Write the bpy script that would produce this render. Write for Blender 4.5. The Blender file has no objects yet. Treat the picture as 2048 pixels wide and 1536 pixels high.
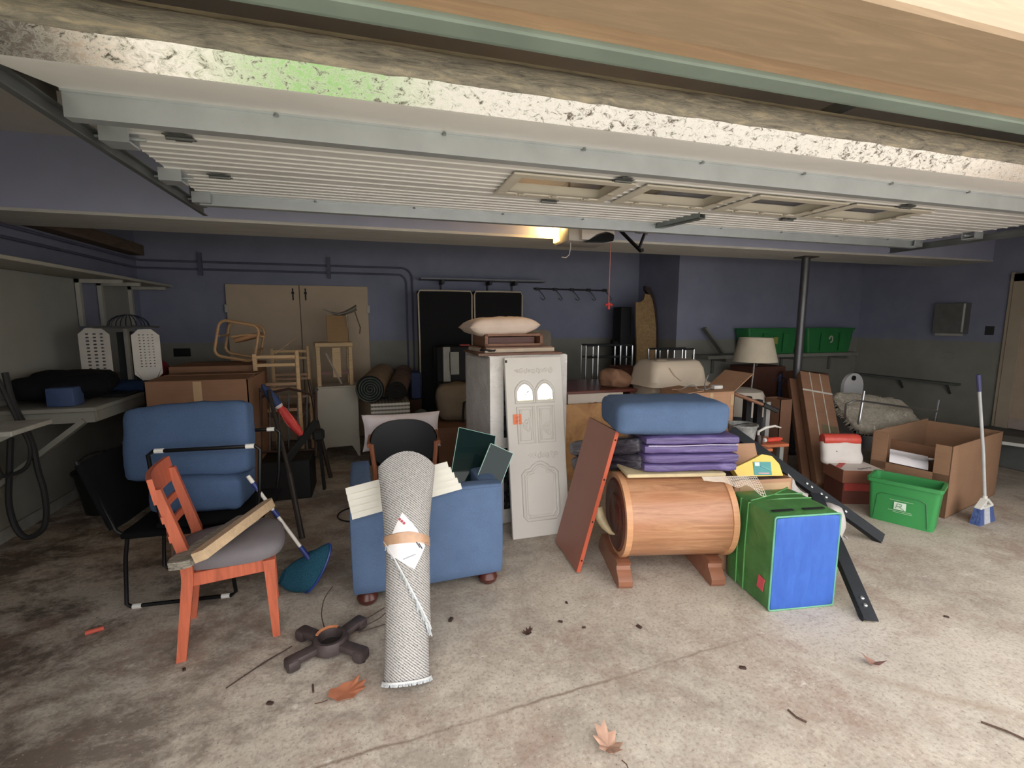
import bpy, bmesh, math, random
from mathutils import Vector, Matrix, noise

random.seed(7)
SC = bpy.context.scene
COL = SC.collection
R = math.radians

# ------------------------------------------------------------------ camera
cam_d = bpy.data.cameras.new("camera")
cam_d.sensor_width = 36.0
cam_d.lens = 36.0 * 950.0 / 2048.0
cam_d.clip_start = 0.05
cam = bpy.data.objects.new("camera", cam_d)
COL.objects.link(cam)
cam.location = (0.0, 0.0, 1.6)
cam.rotation_euler = (R(90 - 7.6), 0.0, R(-16.6))
SC.camera = cam

# ------------------------------------------------------------------ sky and exposure
world = bpy.data.worlds.new("overcast_sky")
SC.world = world
world.use_nodes = True
wn = world.node_tree
wn.nodes.clear()
wo = wn.nodes.new("ShaderNodeOutputWorld")
wb = wn.nodes.new("ShaderNodeBackground")
wb.inputs[0].default_value = (1.0, 0.985, 0.965, 1)
wb.inputs[1].default_value = 2.0
wn.links.new(wb.outputs[0], wo.inputs[0])
SC.view_settings.view_transform = 'Standard'
SC.view_settings.look = 'None'
SC.view_settings.gamma = 1.0
SC.view_settings.use_curve_mapping = False
SC.view_settings.exposure = 0.86

# ------------------------------------------------------------------ materials
def lin(c):
    out = []
    for v in c[:3]:
        v = v / 255.0
        out.append(v / 12.92 if v <= 0.04045 else ((v + 0.055) / 1.055) ** 2.4)
    return out
def rgba(c, k=1.0):
    l = lin(c)
    g = .2126 * l[0] + .7152 * l[1] + .0722 * l[2]
    l = [v + (g - v) * .16 for v in l]
    return (min(1, l[0] * k), min(1, l[1] * k), min(1, l[2] * k), 1)
class NT:
    def __init__(s, name):
        s.m = bpy.data.materials.new(name)
        s.m.use_nodes = True
        s.t = s.m.node_tree
        s.b = s.t.nodes["Principled BSDF"]
        s.out = s.t.nodes["Material Output"]
        tc = s.n("ShaderNodeTexCoord")
        s.co = tc.outputs["Object"]
        s.gen = tc.outputs["Generated"]
        s.uv = tc.outputs["UV"]
    def n(s, typ, **kw):
        nd = s.t.nodes.new(typ)
        for k, v in kw.items():
            setattr(nd, k, v)
        return nd
    def l(s, a, b):
        s.t.links.new(a, b)
    def mapping(s, scale=(1, 1, 1), rot=(0, 0, 0), loc=(0, 0, 0), src=None):
        m = s.n("ShaderNodeMapping")
        m.inputs["Scale"].default_value = scale
        m.inputs["Rotation"].default_value = rot
        m.inputs["Location"].default_value = loc
        s.l(src or s.co, m.inputs["Vector"])
        return m.outputs[0]
    def noise(s, scale, detail=4, rough=.55, vec=None, dist=0):
        nd = s.n("ShaderNodeTexNoise")
        nd.inputs["Scale"].default_value = scale
        nd.inputs["Detail"].default_value = detail
        nd.inputs["Roughness"].default_value = rough
        nd.inputs["Distortion"].default_value = dist
        s.l(vec or s.co, nd.inputs["Vector"])
        return nd.outputs["Fac"]
    def ramp(s, fac, stops, interp='LINEAR'):
        r = s.n("ShaderNodeValToRGB")
        r.color_ramp.interpolation = interp
        el = r.color_ramp.elements
        while len(el) > len(stops):
            el.remove(el[-1])
        while len(el) < len(stops):
            el.new(0.5)
        for e, (p, c) in zip(el, stops):
            e.position = p
            e.color = c if len(c) == 4 else (*c, 1)
        s.l(fac, r.inputs[0])
        return r.outputs[0]
    def mix(s, fac, a, b, blend='MIX'):
        mx = s.n("ShaderNodeMix", data_type='RGBA', blend_type=blend)
        for sock, v in ((mx.inputs[0], fac), (mx.inputs[6], a), (mx.inputs[7], b)):
            if hasattr(v, "is_linked"):
                s.l(v, sock)
            else:
                sock.default_value = v
        return mx.outputs[2]
    def math(s, op, a, b=0.5):
        m = s.n("ShaderNodeMath", operation=op)
        for sock, v in ((m.inputs[0], a), (m.inputs[1], b)):
            if hasattr(v, "is_linked"):
                s.l(v, sock)
            else:
                sock.default_value = v
        return m.outputs[0]
    def bump(s, h, strength=.3, dist=.01):
        b = s.n("ShaderNodeBump")
        b.inputs["Strength"].default_value = strength
        b.inputs["Distance"].default_value = dist
        s.l(h, b.inputs["Height"])
        s.l(b.outputs[0], s.b.inputs["Normal"])
    def color(s, c):
        if hasattr(c, "is_linked"):
            s.l(c, s.b.inputs["Base Color"])
        else:
            s.b.inputs["Base Color"].default_value = c
    def set(s, rough=.5, metal=0, spec=.5, **kw):
        s.b.inputs["Roughness"].default_value = rough
        s.b.inputs["Metallic"].default_value = metal
        s.b.inputs["Specular IOR Level"].default_value = spec
        for k, v in kw.items():
            s.b.inputs[k].default_value = v
        return s.m
BLK = (0, 0, 0, 1)
WHT = (1, 1, 1, 1)
MC = {}
def P(rgb, rough=.6, metal=0, var=.12, scale=9, bump=0, bscale=90, spec=.4, name=None):
    """plain painted / plastic / metal surface with faint tonal variation"""
    key = (tuple(rgb), rough, metal, var, scale, bump, bscale, spec)
    if key in MC:
        return MC[key]
    t = NT(name or "surface_%d_%d_%d" % tuple(rgb[:3]))
    f = t.noise(scale)
    t.color(t.ramp(f, [(.3, rgba(rgb, 1 - var)), (.7, rgba(rgb, 1 + var))]))
    if bump:
        t.bump(t.noise(bscale, 3), bump, .004)
    MC[key] = t.set(rough, metal, spec)
    return MC[key]
def fabric(rgb, rough=.95, scale=420, var=.22, bump=.35):
    key = ("fab", tuple(rgb), scale, var)
    if key in MC:
        return MC[key]
    t = NT("fabric_%d_%d_%d" % tuple(rgb))
    n1 = t.noise(scale, 2)
    n2 = t.noise(6, 3)
    c = t.ramp(n1, [(.3, rgba(rgb, 1 - var)), (.7, rgba(rgb, 1 + var))])
    c = t.mix(.25, c, t.ramp(n2, [(.3, rgba(rgb, .75)), (.7, rgba(rgb, 1.25))]))
    t.color(c)
    t.bump(n1, bump, .003)
    MC[key] = t.set(rough, 0, .15)
    return MC[key]
def wood(rgb, axis=0, rough=.45, dark=.55, scale=5, spec=.4, bump=.1):
    key = ("wood", tuple(rgb), axis, rough, dark, scale)
    if key in MC:
        return MC[key]
    t = NT("wood_%d_%d_%d" % tuple(rgb))
    sc = [scale * 5] * 3
    sc[axis] = scale * .5
    v = t.mapping(tuple(sc))
    f = t.noise(1.6, 6, .65, v, 1.2)
    c = t.ramp(f, [(.25, rgba(rgb, dark)), (.5, rgba(rgb)), (.75, rgba(rgb, 1.22))])
    t.color(c)
    if bump:
        t.bump(f, bump, .003)
    MC[key] = t.set(rough, 0, spec)
    return MC[key]
def card(rgb=(172, 128, 92)):
    key = ("card", tuple(rgb))
    if key in MC:
        return MC[key]
    t = NT("cardboard")
    v = t.mapping((1, 1, 60))
    f = t.noise(3, 2, .5, v)
    g = t.noise(5, 4)
    c = t.mix(.5, t.ramp(f, [(.3, rgba(rgb, .9)), (.7, rgba(rgb, 1.08))]), t.ramp(g, [(.3, rgba(rgb, .8)), (.7, rgba(rgb, 1.12))]))
    t.color(c)
    MC[key] = t.set(.85, 0, .2)
    return MC[key]

# ------------------------------------------------------------------ mesh building
def frame(o, x, z):
    """matrix with origin o, local x along x, local z near z"""
    x = Vector(x).normalized()
    z = Vector(z)
    y = z.cross(x).normalized()
    z = x.cross(y).normalized()
    m = Matrix((x, y, z)).transposed().to_4x4()
    m.translation = Vector(o)
    return m
def framez(o, x, z):
    """like frame, but local z is kept exactly and x is made square to it"""
    z = Vector(z).normalized()
    y = z.cross(Vector(x)).normalized()
    x = y.cross(z).normalized()
    m = Matrix((x, y, z)).transposed().to_4x4()
    m.translation = Vector(o)
    return m
def TR(x=0, y=0, z=0, rx=0, ry=0, rz=0):
    return Matrix.Translation((x, y, z)) @ Matrix.Rotation(R(rz), 4, 'Z') @ Matrix.Rotation(R(ry), 4, 'Y') @ Matrix.Rotation(R(rx), 4, 'X')
PM = {}
class MB:
    def __init__(s):
        s.bm = bmesh.new()
    def _ap(s, vs, m):
        if m is not None:
            for v in vs:
                v.co = m @ v.co
    def box(s, c, size, m=None, bev=0, seg=1, rz=0):
        r = bmesh.ops.create_cube(s.bm, size=1.0)
        vs = r["verts"]
        mm = Matrix.Translation(c) @ Matrix.Rotation(R(rz), 4, 'Z') @ Matrix.Diagonal((*size, 1))
        for v in vs:
            v.co = mm @ v.co
        if bev:
            es = list({e for v in vs for e in v.link_edges})
            rr = bmesh.ops.bevel(s.bm, geom=es, offset=bev, segments=seg, affect='EDGES', profile=.5)
            vs = list({v for f in rr["faces"] for v in f.verts} | {v for v in vs if v.is_valid})
        s._ap(vs, m)
        return s
    def b2(s, a, b, m=None, bev=0, seg=1):
        """box between two corners"""
        c = [(p + q) / 2 for p, q in zip(a, b)]
        return s.box(c, [abs(q - p) for p, q in zip(a, b)], m, bev, seg)
    def bar(s, p0, p1, w, h=None, up=(0, 0, 1), bev=0):
        p0, p1 = Vector(p0), Vector(p1)
        d = p1 - p0
        if abs(d.normalized().dot(Vector(up).normalized())) > .999:
            up = (0, 1, 0)
        m = frame((p0 + p1) / 2, d, up)
        return s.box((0, 0, 0), (d.length, w, h or w), m, bev)
    def tube(s, pts, r, n=8, closed=False, m=None):
        pts = [Vector(p) for p in pts]
        N = len(pts)
        rs = r if isinstance(r, (list, tuple)) else [r] * N
        rings = []
        t0 = (pts[1] - pts[0]).normalized()
        a = Vector((0, 0, 1)) if abs(t0.z) < .9 else Vector((1, 0, 0))
        nv = t0.cross(a).normalized()
        for i, p in enumerate(pts):
            if closed:
                t = (pts[(i + 1) % N] - pts[i - 1]).normalized()
            else:
                t = (pts[min(i + 1, N - 1)] - pts[max(i - 1, 0)]).normalized()
            nv = (nv - t * nv.dot(t))
            nv = nv.normalized() if nv.length > 1e-6 else t.orthogonal().normalized()
            bv = t.cross(nv)
            rings.append([s.bm.verts.new(p + (nv * math.cos(2 * math.pi * k / n) + bv * math.sin(2 * math.pi * k / n)) * rs[i]) for k in range(n)])
        L = N if closed else N - 1
        for i in range(L):
            A, B = rings[i], rings[(i + 1) % N]
            for k in range(n):
                s.bm.faces.new((A[k], A[(k + 1) % n], B[(k + 1) % n], B[k]))
        if not closed:
            s.bm.faces.new(rings[0][::-1])
            s.bm.faces.new(rings[-1])
        s._ap([v for q in rings for v in q], m)
        return s
    def lathe(s, prof, n=20, m=None, cap=True):
        rings = []
        for r, z in prof:
            if r < 1e-5:
                rings.append([s.bm.verts.new((0, 0, z))])
            else:
                rings.append([s.bm.verts.new((r * math.cos(2 * math.pi * k / n), r * math.sin(2 * math.pi * k / n), z)) for k in range(n)])
        for A, B in zip(rings, rings[1:]):
            for k in range(n):
                k2 = (k + 1) % n
                if len(A) == 1 and len(B) == 1:
                    continue
                if len(A) == 1:
                    s.bm.faces.new((A[0], B[k2], B[k]))
                elif len(B) == 1:
                    s.bm.faces.new((A[k], A[k2], B[0]))
                else:
                    s.bm.faces.new((A[k], A[k2], B[k2], B[k]))
        if cap:
            if len(rings[0]) > 1:
                s.bm.faces.new(rings[0][::-1])
            if len(rings[-1]) > 1:
                s.bm.faces.new(rings[-1])
        s._ap([v for q in rings for v in q], m)
        return s
    def prism(s, poly, h, m=None, z0=0):
        a = [s.bm.verts.new((x, y, z0)) for x, y in poly]
        b = [s.bm.verts.new((x, y, z0 + h)) for x, y in poly]
        n = len(poly)
        s.bm.faces.new(a[::-1])
        s.bm.faces.new(b)
        for i in range(n):
            s.bm.faces.new((a[i], a[(i + 1) % n], b[(i + 1) % n], b[i]))
        s._ap(a + b, m)
        return s
    def grid(s, f, nu, nv, m=None, closeu=False, thick=0):
        V = [[s.bm.verts.new(f(i / (nu if closeu else nu - 1), j / (nv - 1))) for j in range(nv)] for i in range(nu)]
        fs = []
        for i in range(nu if closeu else nu - 1):
            for j in range(nv - 1):
                i2 = (i + 1) % nu
                fs.append(s.bm.faces.new((V[i][j], V[i2][j], V[i2][j + 1], V[i][j + 1])))
        vs = [v for q in V for v in q]
        s._ap(vs, m)
        if thick:
            s.bm.normal_update()
            bmesh.ops.solidify(s.bm, geom=fs, thickness=thick)
        return s
    def cushion(s, size, r=.05, bulge=.02, n=12, m=None, wob=.006, seed=0, sag=0, pinch=0):
        """soft box: rounded edges, bulging faces, small wrinkles"""
        hx, hy, hz = [q / 2 for q in size]
        bm2 = bmesh.new()
        bmesh.ops.create_cube(bm2, size=2.0)
        bmesh.ops.subdivide_edges(bm2, edges=bm2.edges[:], cuts=n, use_grid_fill=True)
        r = min(r, hx, hy, hz)
        mp = {}
        for v in bm2.verts:
            p = Vector((v.co.x * hx, v.co.y * hy, v.co.z * hz))
            q = Vector((max(-hx + r, min(hx - r, p.x)), max(-hy + r, min(hy - r, p.y)), max(-hz + r, min(hz - r, p.z))))
            d = p - q
            if d.length > 1e-9:
                p = q + d.normalized() * r
            ux, uy, uz = v.co
            k = (1 - ux ** 2) * (1 - uy ** 2)
            p.z += bulge * k * (1 if uz > 0 else -1) * (abs(uz) ** .5)
            p.x += bulge * .6 * (1 - uy ** 2) * (1 - uz ** 2) * (1 if ux > 0 else -1) * abs(ux) ** 4
            p.y += bulge * .6 * (1 - ux ** 2) * (1 - uz ** 2) * (1 if uy > 0 else -1) * abs(uy) ** 4
            if pinch:
                e = max(abs(ux), abs(uy))
                p.z *= 1 - pinch * e ** 3
            p.z -= sag * (1 - ux ** 2)
            w = noise.noise(Vector((p.x * 7 + seed, p.y * 7, p.z * 7))) + .5 * noise.noise(Vector((p.x * 17 + seed, p.y * 17, p.z * 17)))
            nn = v.co.normalized()
            p += nn * (w * wob)
            mp[v] = s.bm.verts.new(m @ p if m is not None else p)
        for f in bm2.faces:
            s.bm.faces.new([mp[v] for v in f.verts])
        bm2.free()
        return s
    def pillow(s, w, h, t, n=18, m=None, wob=.006, seed=0, horn=.10):
        """knife-edge pillow: thick middle, pinched seam, pointed corners (lies in xy)"""
        for sg in (1, -1):
            def f(u, v):
                a, b = 2 * u - 1, 2 * v - 1
                x = a * (1 - horn * (1 - b * b)) * w / 2
                y = b * (1 - horn * (1 - a * a)) * h / 2
                k = max(0.0, (1 - a ** 4) * (1 - b ** 4)) ** .55
                z = sg * t / 2 * k
                z += wob * noise.noise(Vector((x * 9 + seed, y * 9, sg))) * k
                return (x, y, z)
            s.grid(f, n, n, m)
        bmesh.ops.remove_doubles(s.bm, verts=s.bm.verts[:], dist=1e-5)
        return s
    def build(s, name, mat, parent=None, world=False, smooth=35):
        bmesh.ops.recalc_face_normals(s.bm, faces=s.bm.faces[:])
        loc = Vector((0, 0, 0))
        if parent is not None and world:
            s.bm.transform(PM[parent.name].inverted())
        if parent is None and s.bm.verts:
            xs = [v.co for v in s.bm.verts]
            loc = Vector(((min(p.x for p in xs) + max(p.x for p in xs)) / 2, (min(p.y for p in xs) + max(p.y for p in xs)) / 2, min(p.z for p in xs)))
            s.bm.transform(Matrix.Translation(-loc))
        me = bpy.data.meshes.new(name)
        s.bm.to_mesh(me)
        s.bm.free()
        me.materials.append(mat)
        if smooth:
            me.shade_smooth()
            me.set_sharp_from_angle(angle=R(smooth))
        o = bpy.data.objects.new(name, me)
        COL.objects.link(o)
        o.location = loc
        if parent is not None:
            o.parent = parent
            PM[o.name] = PM[parent.name]
        else:
            PM[o.name] = Matrix.Translation(loc)
        return o
def tag(o, label=None, cat=None, group=None, kind=None):
    if label:
        o["label"] = label
    if cat:
        o["category"] = cat
    if group:
        o["group"] = group
    if kind:
        o["kind"] = kind
    return o
def T(name, label, cat, loc=(0, 0, 0), rz=0, group=None, m=None, kind=None):
    o = bpy.data.objects.new(name, None)
    o.empty_display_size = .1
    COL.objects.link(o)
    mm = m if m is not None else Matrix.Translation(loc) @ Matrix.Rotation(R(rz), 4, 'Z')
    o.matrix_world = mm
    PM[o.name] = mm.copy()
    return tag(o, label, cat, group, kind)
def one(name, label, cat, mb, mat, group=None, smooth=35, kind=None):
    return tag(mb.build(name, mat, smooth=smooth), label, cat, group, kind)
def share(src, name, m, parent):
    """another piece that shares the mesh of src, placed by matrix m in the parent's frame"""
    o = bpy.data.objects.new(name, src.data)
    COL.objects.link(o)
    o.parent = parent
    o.matrix_local = m
    PM[o.name] = PM[parent.name] @ m
    return o
def arc(cx, cy, r, a0, a1, n=8):
    return [(cx + r * math.cos(R(a0 + (a1 - a0) * i / n)), cy + r * math.sin(R(a0 + (a1 - a0) * i / n))) for i in range(n + 1)]
def rrect(w, h, r, n=5, cx=0, cy=0):
    p = []
    for sx, sy, a in ((1, 1, 0), (-1, 1, 90), (-1, -1, 180), (1, -1, 270)):
        p += arc(cx + sx * (w / 2 - r), cy + sy * (h / 2 - r), r, a, a + 90, n)
    return p
# ================================================================== the room
XL, XR, YB, YB2, ZC = -2.62, 7.52, 6.80, 5.77, 2.84
YF0, YF1, ZH = .74, 1.12, 2.2            # front wall: outer face, inner face, opening height
XO0, XO1 = -1.15, 5.25                   # garage opening

def pos_node(t):
    return t.n("ShaderNodeNewGeometry").outputs["Position"]
# ---- floor
t = NT("stained_concrete")
pos = pos_node(t)
sep = t.n("ShaderNodeSeparateXYZ")
t.l(pos, sep.inputs[0])
big = t.noise(.9, 6, .62, pos, .4)
mid = t.noise(7, 9, .74, pos, .15)
fine = t.noise(60, 4, .7, pos)
c = t.ramp(big, [(.30, rgba((150, 137, 124))), (.47, rgba((178, 165, 149))), (.60, rgba((194, 181, 165))), (.75, rgba((180, 157, 143)))])
c = t.mix(t.ramp(mid, [(.40, (0, 0, 0, 1)), (.62, (.55, .55, .55, 1))]), c, rgba((206, 196, 180)))
# rust-brown stains, thickest on the left half of the slab
leftish = t.ramp(t.math('MULTIPLY_ADD', sep.outputs[0], -.25), [(0, (0, 0, 0, 1)), (1, (1, 1, 1, 1))])
lf = t.n("ShaderNodeMapRange")
lf.inputs["From Min"].default_value = 1.2
lf.inputs["From Max"].default_value = -1.6
lf.inputs["To Min"].default_value = .10
lf.inputs["To Max"].default_value = 1.0
t.l(sep.outputs[0], lf.inputs["Value"])
st = t.noise(2.3, 10, .76, t.mapping((.85, 1.1, 1), (0, 0, .5), src=pos), .25)
stm = t.math('MULTIPLY', t.ramp(st, [(.45, (0, 0, 0, 1)), (.58, (.95, .95, .95, 1))]), lf.outputs[0])
c = t.mix(stm, c, rgba((92, 78, 68)))
st2 = t.noise(1.5, 10, .76, t.mapping((1, 1, 1), (0, 0, 1.1), (3, 5, 0), src=pos), .2)
c = t.mix(t.ramp(st2, [(.50, (0, 0, 0, 1)), (.64, (.6, .6, .6, 1))]), c, rgba((146, 114, 98)))
wht = t.noise(3.3, 9, .78, t.mapping((.9, 1.6, 1), (0, 0, -.4), (8, 1, 0), src=pos), .3)
c = t.mix(t.ramp(wht, [(.60, (0, 0, 0, 1)), (.68, (.7, .7, .7, 1))]), c, rgba((222, 214, 202)))
# gritty specks
spk = t.n("ShaderNodeTexVoronoi")
spk.inputs["Scale"].default_value = 26
t.l(pos, spk.inputs["Vector"])
c = t.mix(t.ramp(spk.outputs["Distance"], [(.05, (.75, .75, .75, 1)), (.10, (0, 0, 0, 1))]), c, rgba((92, 74, 60)))
c = t.mix(t.ramp(fine, [(.36, (.45, .45, .45, 1)), (.5, (0, 0, 0, 1))]), c, rgba((120, 104, 90)))
c = t.mix(t.ramp(fine, [(.62, (0, 0, 0, 1)), (.72, (.6, .6, .6, 1))]), c, rgba((228, 220, 208)))
# the sawn joint that runs across the slab, filled with dirt
jit = t.math('MULTIPLY', t.math('SUBTRACT', t.noise(5, 6, .7, pos), .5), .05)
mf = t.n('ShaderNodeMapRange')
mf.inputs['From Min'].default_value = 1.9
mf.inputs['From Max'].default_value = 1.3
mf.inputs['To Min'].default_value = .15
t.l(sep.outputs[0], mf.inputs['Value'])
mfade = t.math('MULTIPLY', mf.outputs[0], t.ramp(t.noise(2.2, 3, .5, pos), [(.35, (.35, .35, .35, 1)), (.55, (1, 1, 1, 1))]))
line = t.math('SUBTRACT', t.math('SUBTRACT', sep.outputs[1], t.math('MULTIPLY', sep.outputs[0], .065)), 1.67)
line = t.math('ABSOLUTE', t.math('ADD', line, jit))
c = t.mix(t.math('MULTIPLY', t.ramp(line, [(.0, (.8, .8, .8, 1)), (.005, (.5, .5, .5, 1)), (.011, (0, 0, 0, 1))]), mfade), c, rgba((112, 92, 76)))
mf2 = t.n('ShaderNodeMapRange')
mf2.inputs['From Min'].default_value = 1.7
mf2.inputs['From Max'].default_value = 2.3
t.l(sep.outputs[0], mf2.inputs['Value'])
line2 = t.math('ABSOLUTE', t.math('ADD', t.math('SUBTRACT', t.math('ADD', sep.outputs[0], t.math('MULTIPLY', sep.outputs[1], 1.1)), 3.66), t.math('MULTIPLY', jit, 3.0)))
c = t.mix(t.math('MULTIPLY', t.ramp(line2, [(.0, (.5, .5, .5, 1)), (.03, (.3, .3, .3, 1)), (.06, (0, 0, 0, 1))]), mf2.outputs[0]), c, rgba((150, 128, 106)))
t.color(c)
t.bump(t.math('ADD', t.math('MULTIPLY', fine, .4), mid), .25, .01)
M_FLOOR = t.set(.82, 0, .25)
tag(MB().b2((XL - .1, YF0 - .02, -.12), (XR + .1, YB + .1, 0)).build("floor", M_FLOOR, smooth=0), kind="structure")

tag(MB().b2((XL, YF1, 0), (XL + .018, YB, .09)).build("baseboard_left", P((150, 150, 142), .7), smooth=0), kind="structure")
# ---- walls: lilac above, grey-beige below the line where the painter stopped
t = NT("two_tone_wall_paint")
pos = pos_node(t)
sep = t.n("ShaderNodeSeparateXYZ")
t.l(pos, sep.inputs[0])
wob = t.math('MULTIPLY_ADD', t.math('SUBTRACT', t.noise(3, 4, .6, pos), .5), .03)
zz = t.math('ADD', sep.outputs[2], t.math('MULTIPLY', t.math('SUBTRACT', t.noise(6, 4, .6, pos), .5), .03))
sel = t.ramp(t.math('MULTIPLY', zz, .5), [(.662, (0, 0, 0, 1)), (.667, (1, 1, 1, 1))])
n1 = t.noise(2.2, 5, .6, pos)
lil = t.ramp(n1, [(.3, rgba((126, 131, 156))), (.7, rgba((138, 143, 168)))])
bei = t.ramp(n1, [(.3, rgba((132, 131, 122))), (.7, rgba((148, 147, 138)))])
t.color(t.mix(sel, bei, lil))
t.bump(t.noise(70, 3, .6, pos), .08, .004)
M_WALL = t.set(.75, 0, .25)
M_LILAC = P((172, 179, 212), .75, 0, .05, 3, name="lilac_wall_paint")
M_CEIL = P((214, 210, 204), .9, 0, .05, 3, .1, 120, .2, name="ceiling_paint")
def wall(name, a, b, mat=None):
    return tag(MB().b2(a, b).build(name, mat or M_WALL, smooth=0), kind="structure")
wall("wall_left", (XL - .12, YF0, 0), (XL, YB, ZC))
wall("wall_back", (XL - .12, YB, 0), (4.13, YB + .12, ZC))
wall("wall_return", (4.13, YB2, 0), (4.25, YB + .12, ZC))
wall("wall_back_right", (4.25, YB2, 0), (XR, YB2 + .12, ZC))
wall("wall_right", (XR, YF0, 0), (XR + .12, YB2 + .12, ZC))
tag(MB().b2((XL - .12, YF0, ZC), (XR + .12, YB + .12, ZC + .1)).build("ceiling", M_CEIL, smooth=0), kind="structure")
M_SIDING = P((205, 190, 175), .8, 0, .06, 3, name="outside_siding")
wall("wall_front_left", (XL - .12, YF0, 0), (XO0, YF1 - .1, ZC), M_SIDING)
wall("wall_front_right", (XO1, YF0, 0), (XR + .12, YF1 - .1, ZC), M_SIDING)
wall("wall_front_header", (XO0, YF0 + .06, ZH + .05), (XO1, YF1 - .06, ZC), M_SIDING)
# dropped beam across the garage, lilac face and bare board underneath
beam = T("trim_1", "lilac dropped ceiling beam spanning the whole garage behind the raised door", None, (2.4, 4.42, 2.35), kind="structure")
MB().b2((XL, 4.13, 2.352), (XR, 4.72, ZC)).build("beam_face", M_LILAC, beam, True, 0)
M_SOFF = wood((206, 204, 200), 0, .85, .86, 3)
MB().b2((XL, 4.125, 2.33), (XR, 4.725, 2.352)).build("soffit_panel", M_SOFF, beam, True, 0)
# header of the opening, seen from underneath: tan boards and grey-green stop
M_TAN = wood((182, 148, 116), 0, .7, .9, 3, .3, .05)
M_TAN2 = wood((172, 146, 118), 0, .7, .9, 3, .3, .05)
M_STOP = P((128, 146, 138), .6, 0, .14, 4, name="green_grey_stop_paint")
hd = T("trim_2", "tan wooden header boards over the garage opening with grey-green door stop", None, (2, .93, 2.2), kind="structure")
MB().b2((XO0, .965, 2.205), (XO1, 1.035, 2.26), bev=.004).build("inner_board", M_TAN, hd, True)
MB().b2((XO0, .79, 2.195), (XO1, .965, 2.26), bev=.006).build("wide_board", M_TAN2, hd, True)
MB().b2((XO0, .735, 2.19), (XO1, .792, 2.33), bev=.008).build("casing_board", M_TAN2, hd, True)
MB().b2((XO0, 1.025, 2.192), (XO1, 1.078, 2.26), bev=.004).b2((XO0, 1.074, 2.2), (XO1, 1.106, 2.30), bev=.010, seg=2).build("door_stop", M_STOP, hd, True)
for k, xx in ((3, XO0), (4, XO1)):
    sg = -1 if xx < 0 else 1
    tag(MB().b2((xx - .02 * sg, .735, 0), (xx + .1 * sg, 1.12, 2.2)).build("trim_%d" % k, M_TAN, smooth=0), kind="structure")
# outside ground
t = NT("driveway_concrete")
t.color(t.ramp(t.noise(2, 6, .6), [(.3, rgba((176, 166, 150))), (.7, rgba((200, 190, 174)))]))
tag(MB().b2((-14, -16, -.14), (16, YF0 - .02, -.01)).build("driveway", t.set(.85, 0, .2), smooth=0), kind="structure")
t = NT("added_lawn_grass")  # unseen grass, added so the raised door's bottom rail reflects green
t.color(t.ramp(t.noise(14, 6, .7), [(.3, rgba((70, 120, 40))), (.7, rgba((140, 190, 90)))]))
tag(MB().grid(lambda u, v: (-.85 + 1.15 * u + .05 * math.sin(7 * v), -1.6 + 1.95 * v + .05 * math.sin(9 * u), .012 + .02 * noise.noise(Vector((u * 30, v * 60, 0)))), 60, 120, thick=.01).build("added_lawn", t.set(.9, 0, .1)), "unseen strip of green grass added to reflect green in the raised door", "grass", kind="stuff")

# ================================================================== built-in doors
M_DOORP = P((196, 174, 146), .7, 0, .05, 4, name="beige_door_paint")
M_BLKM = P((22, 22, 24), .5, .3, .1, name="black_metal")
M_STEEL = P((150, 155, 158), .38, .85, .1, 6, name="dull_steel")
d1 = T("door_1", "pair of flat beige closet doors in the back wall", None, (-.85, 6.78, 0), kind="structure")
for sx in (-1, 1):
    lf = MB().b2((-.85 + sx * .004, 6.745, .02), (-.85 + sx * .845, 6.80, 2.05), bev=.004).build("door_leaf", M_DOORP, d1, True)
    mb = MB()
    mb.b2((-.85 + sx * .075 - .008, 6.735, 1.86), (-.85 + sx * .075 + .008, 6.746, 2.01)).b2((-.85 + sx * .075 - .016, 6.73, 1.94), (-.85 + sx * .075 + .016, 6.746, 1.965))
    mb.build("slide_bolt", M_BLKM, lf, True)
    for hz in (.3, 1.75):
        MB().b2((-.85 + sx * .845 - .02, 6.735, hz - .05), (-.85 + sx * .845 + .02, 6.75, hz + .05), bev=.004).build("hinge", P((190, 185, 175), .5), lf, True)
d2 = T("door_2", "beige house door with wide casing at the right edge", None, (7.5, 3.3, .3), kind="structure")
M_CASE = P((176, 160, 138), .6, 0, .05, 4, name="beige_casing_paint")
MB().b2((7.44, 2.72, .30), (7.53, 3.72, 2.06)).build("door_leaf", P((186, 162, 138), .6, 0, .05), d2, True)
mb = MB().b2((7.44, 3.72, .12), (7.53, 3.86, 2.16), bev=.008).b2((7.46, 3.86, .12), (7.53, 3.90, 2.18), bev=.006)
mb.b2((7.44, 2.60, 2.06), (7.53, 3.86, 2.16), bev=.008).b2((7.44, 2.6, .12), (7.53, 2.72, 2.16), bev=.008)
mb.build("door_frame", M_CASE, d2, True)
MB().b2((7.43, 2.72, .3), (7.445, 3.72, .42)).build("kick_panel", P((176, 158, 150), .6), d2, True)
one("doorstep", "dark grey landing step below the house door at the right edge", "step", MB().b2((6.62, 2.2, 0), (7.51, 3.9, .29), bev=.01), P((92, 94, 92), .8, 0, .1))

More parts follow.
